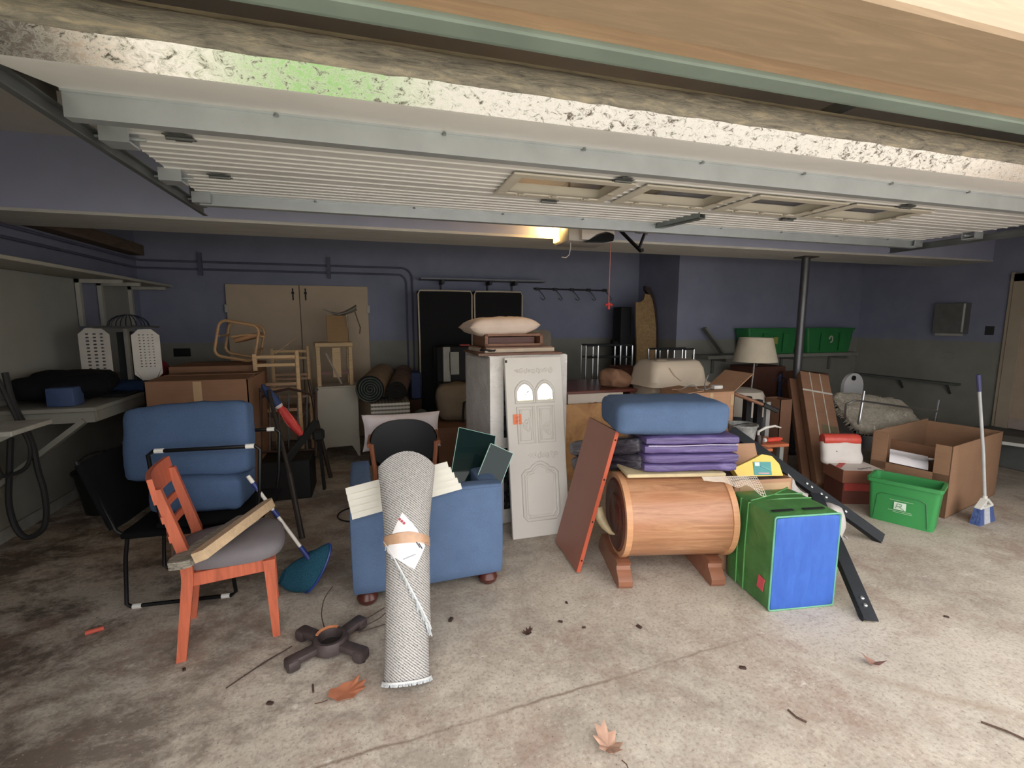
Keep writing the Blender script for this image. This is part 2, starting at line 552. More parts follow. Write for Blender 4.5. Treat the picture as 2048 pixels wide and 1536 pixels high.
# ================================================================== overhead garage door
M_GALV = P((196, 204, 210), .42, .55, .08, 5, .05, 200, .5, name="galvanised_steel")
M_GALVD = P((120, 124, 126), .5, .6, .15, 5, name="dark_galvanised_steel")
M_SKIN = P((236, 236, 238), .55, 0, .04, 3, name="door_inner_skin")
t = NT("mud_specked_bright_steel")
pos = pos_node(t)
a = t.noise(30, 6, .8, t.mapping((1, 1.6, 1.6), src=pos), 1.0)
b = t.noise(1.1, 3, .5, pos)
spots = t.ramp(t.math('ADD', a, t.math('MULTIPLY', b, .16)), [(.46, (1, 1, 1, 1)), (.54, (0, 0, 0, 1))])
t.color(t.mix(spots, rgba((228, 230, 232)), rgba((110, 104, 96))))
t.l(t.ramp(a, [(.3, (.5, .5, .5, 1)), (.6, (.24, .24, .24, 1))]), t.b.inputs["Roughness"])
M_SPECK = t.set(.3, .9, .5)
t.l(t.ramp(a, [(.3, (.5, .5, .5, 1)), (.6, (.17, .17, .17, 1))]), t.b.inputs["Roughness"])
t = NT("weathered_rubber_seal")
pos = pos_node(t)
v = t.mapping((4, 10, 26), src=pos)
a = t.noise(2.2, 8, .75, v, .6)
t.color(t.ramp(a, [(.30, rgba((112, 108, 102))), (.42, rgba((176, 170, 160))), (.53, rgba((206, 198, 182))), (.64, rgba((236, 222, 194)))]))
t.bump(a, .8, .02)
M_SEAL = t.set(.9, 0, .2)

YZX = Matrix(((0, 0, 1, 0), (1, 0, 0, 0), (0, 1, 0, 0), (0, 0, 0, 1)))      # profile (y, z) extruded along x
DX0, DX1 = -.95, 5.06
W = DX1 - DX0
gd = T("door_3", "white overhead garage door raised flat under the ceiling", None, (2.05, 1.6, 2.36), kind="structure")
def ribbed(y0, y1, n, z=2.36, d=.006):
    """underside profile with n shallow V ribs"""
    p = []
    for i in range(n):
        yy = y0 + (y1 - y0) * (i + .5) / n
        p += [(yy - .007, z), (yy - .003, z - d), (yy + .003, z - d), (yy + .007, z)]
    return p
ex = YZX.copy()
ex.translation = Vector((DX0, 0, 0))
prof = [(1.60, 2.352), (1.655, 2.285), (1.67, 2.283), (2.03, 2.36)] + ribbed(2.12, 2.35, 3) + [(2.358, 2.36), (2.358, 2.41), (1.60, 2.41)]
bs = MB().prism(prof, W, ex).build("bottom_section", M_SKIN, gd, True, 20)
MB().prism([(1.597, 2.352), (1.652, 2.282), (1.656, 2.286), (1.602, 2.355)], W - .02, ex).build("bottom_rail", M_SPECK, bs, True, 0)
# rubber seal with a ragged lower lip, as a lumpy extrusion
def sealf(u, v):
    x = DX0 + .01 + u * (W - .02)
    ang = v * 2 * math.pi
    w = 1 + .16 * noise.noise(Vector((x * 5, math.cos(ang) * 2, 3))) + .08 * noise.noise(Vector((x * 18, math.sin(ang) * 3, 9)))
    return (x, 1.583 + .026 * math.cos(ang) * w, 2.376 + .040 * math.sin(ang) * w)
sl = MB().grid(sealf, 260, 14).build("bottom_seal", M_SEAL, bs, True, 60)
MB().b2((DX0, 1.575, 2.412), (DX1, 1.60, 2.424)).build("seal_retainer", P((150, 138, 112), .7, 0, .2), bs, True)
# middle section with four window openings
YA, YC = 2.362, 2.932
wy0, wy1 = 2.455, 2.83
wins = [(.765 + .772 * k, .765 + .772 * k + .655) for k in range(4)]
mb = MB()
mb.prism([(YA, 2.36)] + ribbed(YA + .02, wy0 - .02, 1) + [(wy0, 2.36), (wy0, 2.41), (YA, 2.41)], W, ex)
mb.prism([(wy1, 2.36)] + ribbed(wy1 + .01, YC - .01, 1) + [(YC, 2.36), (YC, 2.41), (wy1, 2.41)], W, ex)
xs = [DX0] + [q for w in wins for q in w] + [DX1]
for k in range(0, len(xs), 2):
    e2 = YZX.copy()
    e2.translation = Vector((xs[k], 0, 0))
    nn = 5
    mb.prism([(wy0, 2.36)] + ribbed(wy0 + .01, wy1 - .01, nn) + [(wy1, 2.36), (wy1, 2.41), (wy0, 2.41)], xs[k + 1] - xs[k], e2)
ms = mb.build("window_section", M_SKIN, gd, True, 20)
M_FRM = P((226, 220, 206), .5, 0, .04, name="cream_window_plastic")
t = NT("window_glass")
t.color((.9, .95, .95, 1))
M_PANE = t.set(.05, 0, .5, **{"Transmission Weight": 1.0, "IOR": 1.45, "Alpha": .12})
for x0, x1 in wins:
    mb = MB()
    for o, zt, zb, w in ((.0, 2.352, 2.341, .045),):
        mb.b2((x0 - .03, wy0 - .03, zb), (x1 + .03, wy0 + .035, zt), bev=.004).b2((x0 - .03, wy1 - .035, zb), (x1 + .03, wy1 + .03, zt), bev=.004)
        mb.b2((x0 - .03, wy0 + .03, zb), (x0 + .035, wy1 - .03, zt), bev=.004).b2((x1 - .035, wy0 + .03, zb), (x1 + .03, wy1 - .03, zt), bev=.004)
    mb.b2((x0, wy1 - .012, 2.35), (x1, wy1, 2.411)).b2((x0, wy0, 2.35), (x1, wy0 + .012, 2.411)).b2((x0, wy0, 2.35), (x0 + .012, wy1, 2.411)).b2((x1 - .012, wy0, 2.35), (x1, wy1, 2.411))
    wf = mb.build("window_frame", M_FRM, ms, True)
    MB().b2((x0 + .012, wy0 + .012, 2.412), (x1 - .012, wy1 - .012, 2.416)).build("pane", M_PANE, wf, True, 0).parent = ms
    mb = MB()
    for cx in (x0 + .12, x0 + .33, x0 + .54):
        mb.b2((cx - .018, wy1 - .05, 2.334), (cx + .018, wy1 - .012, 2.343), bev=.004).b2((cx - .03, wy1 - .034, 2.333), (cx + .03, wy1 - .026, 2.34))
    mb.b2((x1 - .05, wy0 + .17, 2.334), (x1 - .012, wy0 + .21, 2.343), bev=.004)
    mb.build("clip_row", P((200, 192, 176), .5), ms, True)
prof = [(2.936, 2.36)] + ribbed(2.95, 3.35, 6) + [(3.50, 2.36), (3.50, 2.41), (2.936, 2.41)]
ts = MB().prism(prof, W, ex).build("top_section", M_SKIN, gd, True, 20)
# stiffening struts: front web, lower flange with rolled lip
def strut(y, zb, name, x0=DX0, x1=DX1):
    e2 = YZX.copy()
    e2.translation = Vector((x0, 0, 0))
    mb = MB().prism([(y, 2.362), (y, zb), (y + .05, zb), (y + .05, zb + .004), (y + .006, zb + .006), (y + .006, 2.362)], x1 - x0, e2)
    mb.prism([(y - .012, 2.361), (y - .012, 2.352), (y + .004, 2.352), (y + .004, 2.361)], x1 - x0, e2)
    return mb.build(name, M_GALV, gd, True, 20)
s1 = strut(2.045, 2.275, "strut")
s2 = strut(3.385, 2.290, "strut")
for sobj, yy in ((s1, 2.036), (s2, 3.376)):
    for k in range(9):
        x = -.3 + k * .62
        MB().lathe([(0, -.006), (.009, -.006), (.009, .004), (0, .004)], 8, TR(x, yy, 2.352)).build("screw", M_STEEL, sobj, True)
# hinges
def hinge(x, y):
    mb = MB().prism([(-.055, -.03), (.055, -.03), (.04, 0), (.055, .03), (-.055, .03), (-.04, 0)], .004, TR(x, y, 2.346))
    mb.tube([(x - .05, y, 2.344), (x + .05, y, 2.344)], .009, 8)
    mb.b2((x - .03, y - .05, 2.347), (x + .03, y + .05, 2.351))
    return mb.build("hinge", M_GALVD, gd, True)
for x, y in ((1.34, 2.40), (3.44, 2.40), (1.12, 2.935), (3.02, 2.935), (-.72, 2.38), (-.72, 2.935)):
    hinge(x, y)
for x in (-.93, 5.03):
    for y in (2.38, 2.93, 3.40):
        mb = MB().b2((x - .05, y - .05, 2.30), (x + .05, y - .044, 2.358)).b2((x - .05, y + .044, 2.30), (x + .05, y + .05, 2.358)).b2((x - .05, y - .05, 2.296), (x + .05, y + .05, 2.304))
        mb.tube([(x - .09, y, 2.325), (x + .09, y, 2.325)], .007, 8)
        mb.build("roller_bracket", M_GALV, gd, True)
# tracks
for sg, x in ((-1, -1.015), (1, 5.13)):
    tr = T("door_track", "galvanised door track bent down at the %s side of the garage door" % ("left" if sg < 0 else "right"), "door track", (x, 1.5, 2.3), group="garage door tracks")
    path = [(x, 1.26, z) for z in (.05, 1.0, 2.02)] + [(x, 1.58 - .32 * math.cos(R(a)), 2.0 + .31 * math.sin(R(a))) for a in range(10, 91, 10)] + [(x, 2.2, 2.31), (x, 3.0, 2.31), (x, 3.68, 2.31)]
    mb = MB()
    for p, q in zip(path, path[1:]):
        mb.bar(p, q, .006, .055, up=(0, -1, .4) if p[2] < 2.2 else (0, 0, 1))
        for dz in (-1, 1):
            d = (Vector(q) - Vector(p)).normalized()
            nrm = Vector((1, 0, 0)).cross(d)
            o2 = nrm * (.026 * dz)
            mb.bar(Vector(p) + o2 - Vector((.012 * sg, 0, 0)), Vector(q) + o2 - Vector((.012 * sg, 0, 0)), .026, .005, up=nrm)
    mb.build("rail", M_GALVD, tr, True, 20)
    MB().b2((x + .002 * sg, 1.5, 2.33), (x + .006 * sg, 2.16, 2.40)).b2((x - .03 * sg, 1.5, 2.396), (x + .006 * sg, 2.16, 2.40)).build("angle_brace", P((104, 100, 94), .6, .4), tr, True, 0)
    MB().b2((x + .004 * sg, 3.56, 2.33), (x + .034 * sg, 3.60, ZC)).build("hanger_strap", M_GALVD, tr, True, 0)
    MB().b2((x + .004 * sg, 2.0, 2.39), (x + .034 * sg, 2.04, ZC)).build("hanger_strap", M_GALVD, tr, True, 0)
# opener
M_OPEN = P((176, 172, 168), .5, 0, .05, name="opener_housing")
op = T("garage_door_opener", "grey ceiling-hung opener motor with glowing lamp in front of lilac beam", "door opener", (1.82, 3.93, 2.25))
mb = MB().b2((1.62, 3.78, 2.262), (2.02, 4.10, 2.52), bev=.012, seg=2)
mb.build("housing", M_OPEN, op, True)
YX = Matrix(((1, 0, 0, 0), (0, 0, 1, 0), (0, 1, 0, 0), (0, 0, 0, 1)))
e2 = YX.copy()
e2.translation = Vector((1.72, 3.735, 2.27))
MB().prism([(0, 0), (.06, -.002), (.14, .05), (.22, .075), (.29, .06), (.30, .02), (.30, .24), (0, .24)], .045, e2).build("front_cover", P((206, 200, 198), .45, 0, .03), op, True)
MB().prism([(.03, -.018), (.22, -.012), (.29, 0), (.30, .045), (.25, .065), (.17, .05), (.09, .01)], .05, e2).build("dark_lens", P((26, 27, 30), .2, 0, .05), op, True)
t = NT("lamp_lens_glow")
t.color(rgba((255, 214, 120)))
t.b.inputs["Emission Color"].default_value = (1, .60, .16, 1)
t.b.inputs["Emission Strength"].default_value = 2.6
MB().b2((1.606, 3.97, 2.285), (1.619, 4.10, 2.50), bev=.006).build("lamp_lens", t.set(.4), op, True)
MB().b2((1.66, 3.9, 2.52), (1.68, 3.93, ZC)).build("hanger", M_GALVD, op, True, 0)
MB().b2((1.96, 3.9, 2.52), (1.98, 3.93, ZC)).build("hanger", M_GALVD, op, True, 0)
MB().b2((1.98, 1.13, 2.50), (2.02, 3.79, 2.54)).build("drive_rail", M_GALVD, op, True, 0)
ld = bpy.data.lights.new("opener_bulb", 'POINT')
ld.energy = 3.2
ld.color = (1, .60, .20)
ld.shadow_soft_size = .03
lo = bpy.data.objects.new("opener_bulb", ld)
COL.objects.link(lo)
lo.parent = op
lo.location = Vector((1.56, 4.03, 2.42)) - Vector((1.82, 3.93, 2.25))
# arm and its long bracket on the top section
ar = T("opener_arm", "black bent opener arm hanging from steel bracket on garage door", "opener arm", (2.22, 3.55, 2.36))
e3 = frame((2.17, 3.62, 2.33), (.20, -1, .0), (0, 0, 1))
mb = MB().b2((0, -.03, -.01), (.66, .03, -.004), e3).b2((0, -.03, -.01), (.66, -.025, .03), e3).b2((0, .025, -.01), (.66, .03, .03), e3)
mb.build("bracket", P((140, 150, 150), .45, .6), ar, True, 0)
mb = MB().bar((2.235, 3.60, 2.345), (2.19, 3.62, 2.20), .012, .03, up=(0, 1, 0)).bar((2.215, 3.625, 2.175), (2.05, 3.70, 2.355), .012, .04, up=(0, 1, 0))
mb.lathe([(0, -.015), (.016, -.015), (.016, .015), (0, .015)], 10, TR(2.213, 3.62, 2.185, rx=90))
mb.build("arm", M_BLKM, ar, True)
MB().bar((2.245, 3.57, 2.37), (2.232, 3.60, 2.31), .03, .02).build("clevis", P((130, 138, 138), .45, .6), ar, True)
# release cord with red handle, loose wire
rc = T("release_cord", "thin cord with red pull handle hanging below opener", "pull cord", (2.05, 3.86, 1.70))
MB().tube([(2.05, 3.86, 2.52), (2.052, 3.86, 2.2), (2.048, 3.86, 1.75)], .004, 6).build("cord", P((190, 120, 110), .8), rc, True)
MB().tube([(2.015, 3.86, 1.735), (2.05, 3.86, 1.75), (2.085, 3.86, 1.735)], .010, 8).tube([(2.05, 3.86, 1.76), (2.05, 3.86, 1.70)], .012, 8).build("handle", P((200, 40, 36), .5), rc, True)
one("loose_wire", "short curled white wire dangling under opener lamp", "wire", MB().tube([(1.68, 3.88, 2.27), (1.682, 3.88, 2.22), (1.67, 3.88, 2.16), (1.64, 3.88, 2.135), (1.60, 3.88, 2.14)], .004, 6), P((190, 188, 190), .6))
# steel post
po = T("steel_post", "round grey steel post holding up the lilac beam", "post", (4.86, 4.42, 0))
MB().lathe([(.045, 0), (.045, 2.33)], 20, TR(4.86, 4.42, 0)).build("shaft", P((92, 92, 96), .38, .55, .12), po, True)
MB().b2((4.76, 4.34, 2.318), (4.96, 4.50, 2.33)).build("cap_plate", P((90, 80, 78), .5, .5), po, True, 0)
MB().b2((4.78, 4.34, 0), (4.94, 4.50, .012)).build("base_plate", P((90, 80, 78), .5, .5), po, True, 0)
# ================================================================== left wall and bench
M_GREYP = P((150, 150, 142), .8, 0, .06, 3, name="grey_panel_paint")
for y0, y1, z0, z1, lb in ((4.15, 5.45, 1.02, 1.985, "large grey wall panel nearest the door on the left wall"), (5.86, 6.55, 1.05, 1.985, "smaller grey wall panel near the back corner of the left wall")):
    one("wall_panel", lb, "wall panel", MB().b2((XL, y0, z0), (XL + .015, y1, z1), bev=.003), M_GREYP, "grey panels on the left wall")
for y, lb in ((5.48, "pale shelf bracket beside the large grey panel"), (5.86, "pale shelf bracket in the middle of the left shelf"), (6.5, "pale shelf bracket at the dark end of the left shelf")):
    one("shelf_bracket", lb, "bracket", MB().b2((XL + .015, y - .02, 1.55), (XL + .05, y + .02, 1.985)).b2((XL + .015, y - .02, 1.95), (XL + .38, y + .02, 1.985)), P((170, 168, 158), .7), "brackets under the left shelf")
one("wall_shelf", "long pale shelf high on the left wall", "shelf", MB().b2((XL, 3.3, 1.987), (XL + .42, 6.6, 2.015), bev=.004), P((172, 170, 160), .8, 0, .06))
one("long_plank", "long brown plank stored up high against the left wall", "plank", MB().b2((XL + .01, 4.4, 2.345), (XL + .16, 6.62, 2.46), bev=.004), wood((104, 86, 70), 1, .8))
cd = T("conduit", "pair of thin painted conduit pipes along left and back walls", "conduit", (-1, 6.78, 2.2))
M_COND = P((92, 94, 118), .6, 0, .06)
for k, (zz, xb) in enumerate(((2.31, .585), (2.22, .505))):
    r_ = .14 - .03 * k
    pts = [(XL + .03, 2.0, zz), (XL + .03, 6.70, zz), (XL + .06, 6.765, zz), (XL + .12, 6.775, zz), (xb - r_, 6.775, zz)]
    pts += [(xb - r_ + r_ * math.sin(R(a)), 6.775, zz - r_ + r_ * math.cos(R(a))) for a in range(15, 91, 15)]
    pts += [(xb, 6.775, .1)]
    MB().tube(pts, .013, 8).build("pipe", M_COND, cd, True)
for x in (-1.95, -.48):
    MB().b2((x - .02, 6.755, 2.15), (x + .02, 6.80, 2.42)).build("clamp", M_COND, cd, True, 0)
one("wall_outlet", "small black outlet plate on back wall beside closet doors", "outlet", MB().b2((-2.32, 6.785, 1.16), (-2.14, 6.80, 1.26), bev=.004), P((18, 18, 20), .5))
# bench
bn = T("workbench", "pale grey wall-mounted workbench with diagonal brace", "workbench", (-2.25, 4.2, .3))
M_BEN = P((150, 148, 138), .8, 0, .08, 4, name="bench_paint")
MB().b2((XL, 4.12, .945), (-1.93, 6.75, .975), bev=.003).build("top", M_BEN, bn, True)
MB().b2((XL, 4.16, .86), (-1.96, 4.20, .945)).build("apron", M_BEN, bn, True)
MB().b2((-1.99, 4.2, .86), (-1.955, 6.75, .945)).build("side_rail", M_BEN, bn, True)
MB().bar((XL + .03, 4.18, .42), (-2.02, 4.18, .88), .035, .09, up=(0, 1, 0)).build("brace", M_BEN, bn, True)
MB().b2((XL, 4.16, .34), (XL + .04, 4.20, .86)).build("wall_cleat", M_BEN, bn, True)
# things on the bench
one("black_bag", "crumpled black cloth bag lying on the workbench", "bag", MB().cushion((.55, .62, .16), .07, .03, 10, TR(-2.30, 4.58, 1.10, rz=15), .02, 3), fabric((20, 21, 26)))
one("blue_box", "small blue box standing on the near end of the workbench", "box", MB().b2((-2.26, 4.20, .976), (-2.09, 4.34, 1.115), bev=.012, seg=2), P((62, 84, 128), .6, 0, .1))
one("dark_tray", "flat black tray with pale rim lying on workbench", "tray", MB().b2((-2.12, 4.62, .976), (-1.95, 4.95, .992), bev=.004).b2((-2.13, 4.61, .99), (-1.94, 4.63, 1.004)).b2((-2.13, 4.94, .99), (-1.94, 4.96, 1.004)), P((36, 36, 38), .5))
one("blue_cloth_bundle", "folded dark blue cloth under the white perforated stand", "cloth", MB().cushion((.48, .34, .09), .04, .015, 9, TR(-2.07, 5.06, 1.022), .014, 5), fabric((38, 62, 98)))
# white perforated stand: two chamfered perforated plates, post, round grille on top
M_PERF = P((196, 190, 180), .45, .1, .06)
pf = T("perforated_stand", "white metal stand with two perforated side plates and wire grille on workbench", "metal stand", (-2.08, 5.0, 1.07))
def perf(w, h, cols, rows, hs):
    """plate with real square holes, built from a grid that skips the hole cells"""
    xs = sorted({0, w} | {round(q, 5) for c in range(cols) for q in (w * (.28 + .46 * c / max(1, cols - 1)) - hs, w * (.28 + .46 * c / max(1, cols - 1)) + hs)})
    zs = sorted({0, h} | {round(q, 5) for r in range(rows) for q in (h * (.27 + .62 * r / (rows - 1)) - hs * .55, h * (.27 + .62 * r / (rows - 1)) + hs * .55)})
    mb = MB()
    bm = mb.bm
    ch = .055
    def P3(x, z, y):
        return (x, y, z)
    for i in range(len(xs) - 1):
        for j in range(len(zs) - 1):
            if i % 2 == 1 and j % 2 == 1 and i < 2 * cols and j < 2 * rows:
                continue
            q = [(xs[i], zs[j]), (xs[i + 1], zs[j]), (xs[i + 1], zs[j + 1]), (xs[i], zs[j + 1])]
            for cx, cz, a in ((0, 0, 0), (w, 0, 1), (w, h, 2), (0, h, 3)):
                if (cx, cz) in q:
                    k = q.index((cx, cz))
                    sx = ch if cx == 0 else -ch
                    sz = ch if cz == 0 else -ch
                    A, B = (cx, cz + sz), (cx + sx, cz)
                    q[k:k + 1] = [A, B] if k in (0, 2) else [B, A]
                    break
            bm.faces.new([bm.verts.new(P3(x, z, 0)) for x, z in q])
    bmesh.ops.remove_doubles(bm, verts=bm.verts[:], dist=1e-5)
    bmesh.ops.solidify(bm, geom=bm.faces[:], thickness=.004)
    return mb
p1 = perf(.215, .47, 3, 11, .011)
p1.bm.transform(TR(-2.33, 4.84, 1.07, rz=4))
p1.build("left_plate", M_PERF, pf, True, 20)
p2 = perf(.20, .45, 4, 12, .006)
p2.bm.transform(TR(-1.99, 4.92, 1.075, rz=18))
p2.build("right_plate", M_PERF, pf, True, 20)
MB().b2((-2.12, 4.98, 1.07), (-2.0, 5.18, 1.50)).build("dark_gap", P((34, 40, 44), .6), pf, True)  # near-black block put in for the dark gap between the plates
MB().b2((-2.035, 4.90, 1.09), (-2.005, 4.94, 1.53)).build("post", P((150, 146, 138), .4, .5), pf, True)
mb = MB()
mb.lathe([(.0, 0), (.24, 0), (.25, .01), (.24, .018), (0, .018)], 28, TR(-2.07, 5.03, 1.535))
mb.build("round_tray", P((130, 134, 136), .35, .7), pf, True)
mb = MB()
for a in range(0, 180, 30):
    mb.tube([(-2.07 + .15 * math.cos(R(a)) * math.cos(R(b)), 5.1 + .15 * math.sin(R(a)) * math.cos(R(b)), 1.553 + .10 * math.sin(R(b))) for b in range(0, 181, 20)], .004, 5)
mb.build("wire_grille", P((60, 66, 84), .4, .6), pf, True)
one("red_jug", "dark red plastic jug behind the perforated stand", "jug", MB().lathe([(.0, 0), (.09, 0), (.10, .02), (.10, .15), (.07, .2), (.035, .22), (.03, .26), (0, .26)], 16, TR(-2.06, 5.62, .976)), P((128, 26, 34), .45, 0, .1))
# bottom-left: little shelf, hanging hoses
one("corner_shelf", "small white bracket shelf at the left edge below workbench level", "shelf", MB().b2((XL, 3.42, .93), (-2.02, 3.80, .96), bev=.003).bar((XL + .02, 3.6, .68), (-2.1, 3.6, .93), .03, .04), P((180, 178, 168), .8))
M_HOSE = P((44, 44, 46), .6, 0, .15, name="black_hose")
def hang(pts, r, lb):
    # smooth a coarse path
    P_ = [Vector(p) for p in pts]
    out = []
    for i in range(len(P_) - 1):
        p0, p1, p2, p3 = P_[max(i - 1, 0)], P_[i], P_[i + 1], P_[min(i + 2, len(P_) - 1)]
        for k in range(6):
            u = k / 6
            out.append(.5 * ((2 * p1) + (-p0 + p2) * u + (2 * p0 - 5 * p1 + 4 * p2 - p3) * u * u + (-p0 + 3 * p1 - 3 * p2 + p3) * u ** 3))
    out.append(P_[-1])
    return out
one("hanging_hose", "thick black hose looped from the bench corner down to the floor", "hose", MB().tube(hang([(-2.367, 4.030, 1.253), (-2.347, 4.030, 1.044), (-2.302, 4.030, 0.881), (-2.272, 4.030, 0.744), (-2.261, 4.030, 0.564), (-2.243, 4.030, 0.409), (-2.247, 4.030, 0.239), (-2.285, 4.030, 0.125), (-2.378, 4.030, 0.081), (-2.432, 4.030, 0.174), (-2.447, 4.030, 0.344), (-2.421, 4.030, 0.553), (-2.387, 4.030, 0.802)], .02, ""), .019, 8), M_HOSE)
one("coiled_cable", "thinner black cable hanging in a loop beside the hose", "cable", MB().tube(hang([(-2.400, 3.980, 1.259), (-2.372, 3.980, 1.185), (-2.307, 3.980, 0.930), (-2.259, 3.980, 0.742), (-2.293, 3.980, 0.607), (-2.386, 3.980, 0.555), (-2.441, 3.980, 0.571), (-2.460, 3.980, 0.737)], .015, ""), .013, 8), M_HOSE)
tb = T("black_tub", "black plastic tub in the dark under the workbench", "tub", (-2.2, 4.72, 0))
mb = MB().lathe([(0, 0), (.15, 0), (.20, .34), (.215, .345), (.215, .36), (.185, .36), (.14, .03), (0, .03)], 24, TR(-2.2, 4.72, 0))
mb.build("body", P((24, 24, 26), .6), tb, True)
MB().tube([(-2.2 + .21 * math.cos(R(a)), 4.72 + .03, .345 + .16 * math.sin(R(a))) for a in range(0, 181, 15)], .007, 6).build("handle", P((60, 60, 60), .4, .5), tb, True)

# ================================================================== stacked black chairs with blue cushions
M_BLKF = fabric((16, 16, 19), var=.3)
M_ROD = P((20, 20, 22), .4, .3, .1, name="black_rod")
M_GLIDE = P((222, 220, 214), .5)
def sled_chair(name, label, m, group, back=True):
    c = T(name, label, "chair", m=m, group=group)
    for y in (0, .43):
        MB().tube([(.04, y, .42), (.02, y, .3), (0, y, .03), (.02, y, .011), (.53, y, .011), (.555, y, .03), (.535, y, .3), (.52, y, .42)], .011, 8).build("sled_leg", M_ROD, c)
        for x in (.05, .50):
            MB().tube([(x - .022, y, .010), (x + .022, y, .010)], .0135, 8).build("glide", M_GLIDE, c)
    MB().cushion((.54, .47, .042), .018, .006, 8, TR(.28, .215, .429), .003, 1).build("seat", M_BLKF, c)
    if not back:
        return c
    MB().cushion((.035, .47, .40), .016, .008, 8, TR(-.085, .215, .655, ry=-18), .003, 2).build("backrest", M_BLKF, c)
    for y in (0, .43):
        MB().tube([(.04, y, .42), (-.01, y, .46), (-.155, y, .86)], .011, 8).build("back_post", M_ROD, c)
    return c
sled_chair("sled_chair", "black sled-base chair standing upright under the blue cushions", TR(-1.36, 2.985, 0, rz=-4), "stacked black sled-base chairs")
# its mate sits upside down on top, runners in the air
sled_chair("sled_stool", "black sled-base stool turned upside down over the chair, runners in the air", Matrix.Translation((-.62, 2.915, .905)) @ Matrix.Rotation(R(-4), 4, 'Z') @ Matrix.Rotation(R(180), 4, 'Z') @ Matrix.Rotation(R(180), 4, 'X') @ Matrix.Translation((0, 0, -.004)), "stacked black sled-base chairs", False)
M_BLUEC = fabric((70, 94, 130), var=.3)
one("blue_cushion", "large blue sofa cushion propped upright between the black chairs", "cushion", MB().cushion((.66, .15, .42), .035, .015, 12, frame((-1.03, 3.16, .90), (.98, -.15, .05), (-.20, .24, .95)), .008, 11), M_BLUEC, "blue sofa cushions")
one("blue_cushion", "thinner blue sofa cushion lying lowest between the black chairs", "cushion", MB().cushion((.47, .30, .20), .035, .012, 12, TR(-.97, 3.13, .618, rz=-6, ry=2), .008, 14), M_BLUEC, "blue sofa cushions")

one("cardboard_scrap", "brown cardboard scrap standing behind the black sled-base chair", "cardboard", MB().box((0, 0, 0), (.24, .012, .21), TR(-1.20, 3.52, .108, rx=-6)), card((150, 108, 78)))
# ================================================================== orange chair with plank and brush board
M_ORW = wood((196, 92, 54), 2, .5, .7, 4)
oc = T("dining_chair", "orange-stained wooden ladder-back chair with grey upholstered seat", "chair", (-.915, 2.43, 0), 10.4)
for y in (.0, .37):
    mb = MB()
    pr = [(0, 0, .020, .020), (.055, .40, .024, .022), (.055, .50, .024, .022), (-.030, .85, .017, .018)]
    rings = []
    for x, zz, hw, hd_ in pr:
        rings.append([mb.bm.verts.new((x + sx * hw, y + sy * hd_, zz)) for sx, sy in ((-1, -1), (1, -1), (1, 1), (-1, 1))])
    for A, B in zip(rings, rings[1:]):
        for k in range(4):
            mb.bm.faces.new((A[k], A[(k + 1) % 4], B[(k + 1) % 4], B[k]))
    mb.bm.faces.new(rings[0][::-1])
    mb.bm.faces.new(rings[-1])
    mb.build("leg", M_ORW, oc, smooth=20)
for y in (.0, .38):
    mb = MB()
    rings = []
    for x, zz, hw in ((.405, 0, .017), (.395, .42, .026)):
        rings.append([mb.bm.verts.new((x + sx * hw, y + sy * hw, zz)) for sx, sy in ((-1, -1), (1, -1), (1, 1), (-1, 1))])
    A, B = rings
    for k in range(4):
        mb.bm.faces.new((A[k], A[(k + 1) % 4], B[(k + 1) % 4], B[k]))
    mb.bm.faces.new(A[::-1])
    mb.bm.faces.new(B)
    mb.build("leg", M_ORW, oc, smooth=20)
for a, b in (((.05, -.005, .355), (.40, .017, .42)), ((.05, .365, .355), (.40, .387, .42)), ((.385, 0, .355), (.41, .38, .42)), ((.04, 0, .355), (.065, .38, .42))):
    MB().b2(a, b, bev=.003).build("apron", M_ORW, oc)
# seat pad: rounded trapezoid, domed
def seatf(u, v):
    a = u * 2 * math.pi
    x = math.cos(a)
    y = math.sin(a)
    k = 1 / max(abs(x) ** 3.2 + abs(y) ** 3.2, 1e-6) ** (1 / 3.2)
    w = .205 + .03 * (x * k)
    rr = [0, .55, .88, 1.0, 1.02, .98, 0][min(6, int(round(v * 6)))]
    zz = [.512, .508, .497, .474, .448, .424, .422][min(6, int(round(v * 6)))]
    return (.225 + .245 * x * k * rr, .187 + w * y * k * rr, zz)
MB().grid(seatf, 40, 7, closeu=True).build("seat", fabric((118, 112, 116), var=.12), oc, smooth=50)
def crest(x, z0, h, th, name, bow=.03):
    """curved back rail, flat board bowed backwards"""
    n = 10
    ys = [-.022 + .414 * k / n for k in range(n + 1)]
    fr = [(-bow * (1 - (2 * k / n - 1) ** 2), ys[k]) for k in range(n + 1)]
    poly = fr + [(a - th, b) for a, b in fr[::-1]]
    return MB().prism(poly, h, Matrix.Translation((x + th / 2, 0, z0)) @ Matrix.Rotation(R(-9), 4, 'Y')).build(name, M_ORW, oc, smooth=30)
crest(-.030, .785, .12, .022, "crest_rail")
crest(-.010, .69, .034, .016, "slat")
crest(.010, .595, .034, .016, "slat")
pk = frame((-.77, 2.28, .565), (.20, .52, .012), (-.25, .1, 1))
t = NT("old_paint_bristle_grey")
a = t.noise(3, 5, .6, t.mapping((2, 60, 60)))
t.color(t.ramp(a, [(.3, rgba((96, 90, 80))), (.7, rgba((170, 162, 146)))]))
t.bump(a, .8, .006)
one("weathered_board", "weathered grey board lying on orange chair seat under a clean stud", "board", MB().prism([(-.02, -.02), (.0, -.05), (.50, -.05), (.52, .0), (.50, .07), (.03, .07), (-.02, .04)], .035, frame((-.84, 2.31, .517), (.20, .52, .0), (-.12, .05, 1))), t.set(.9, 0, .2))
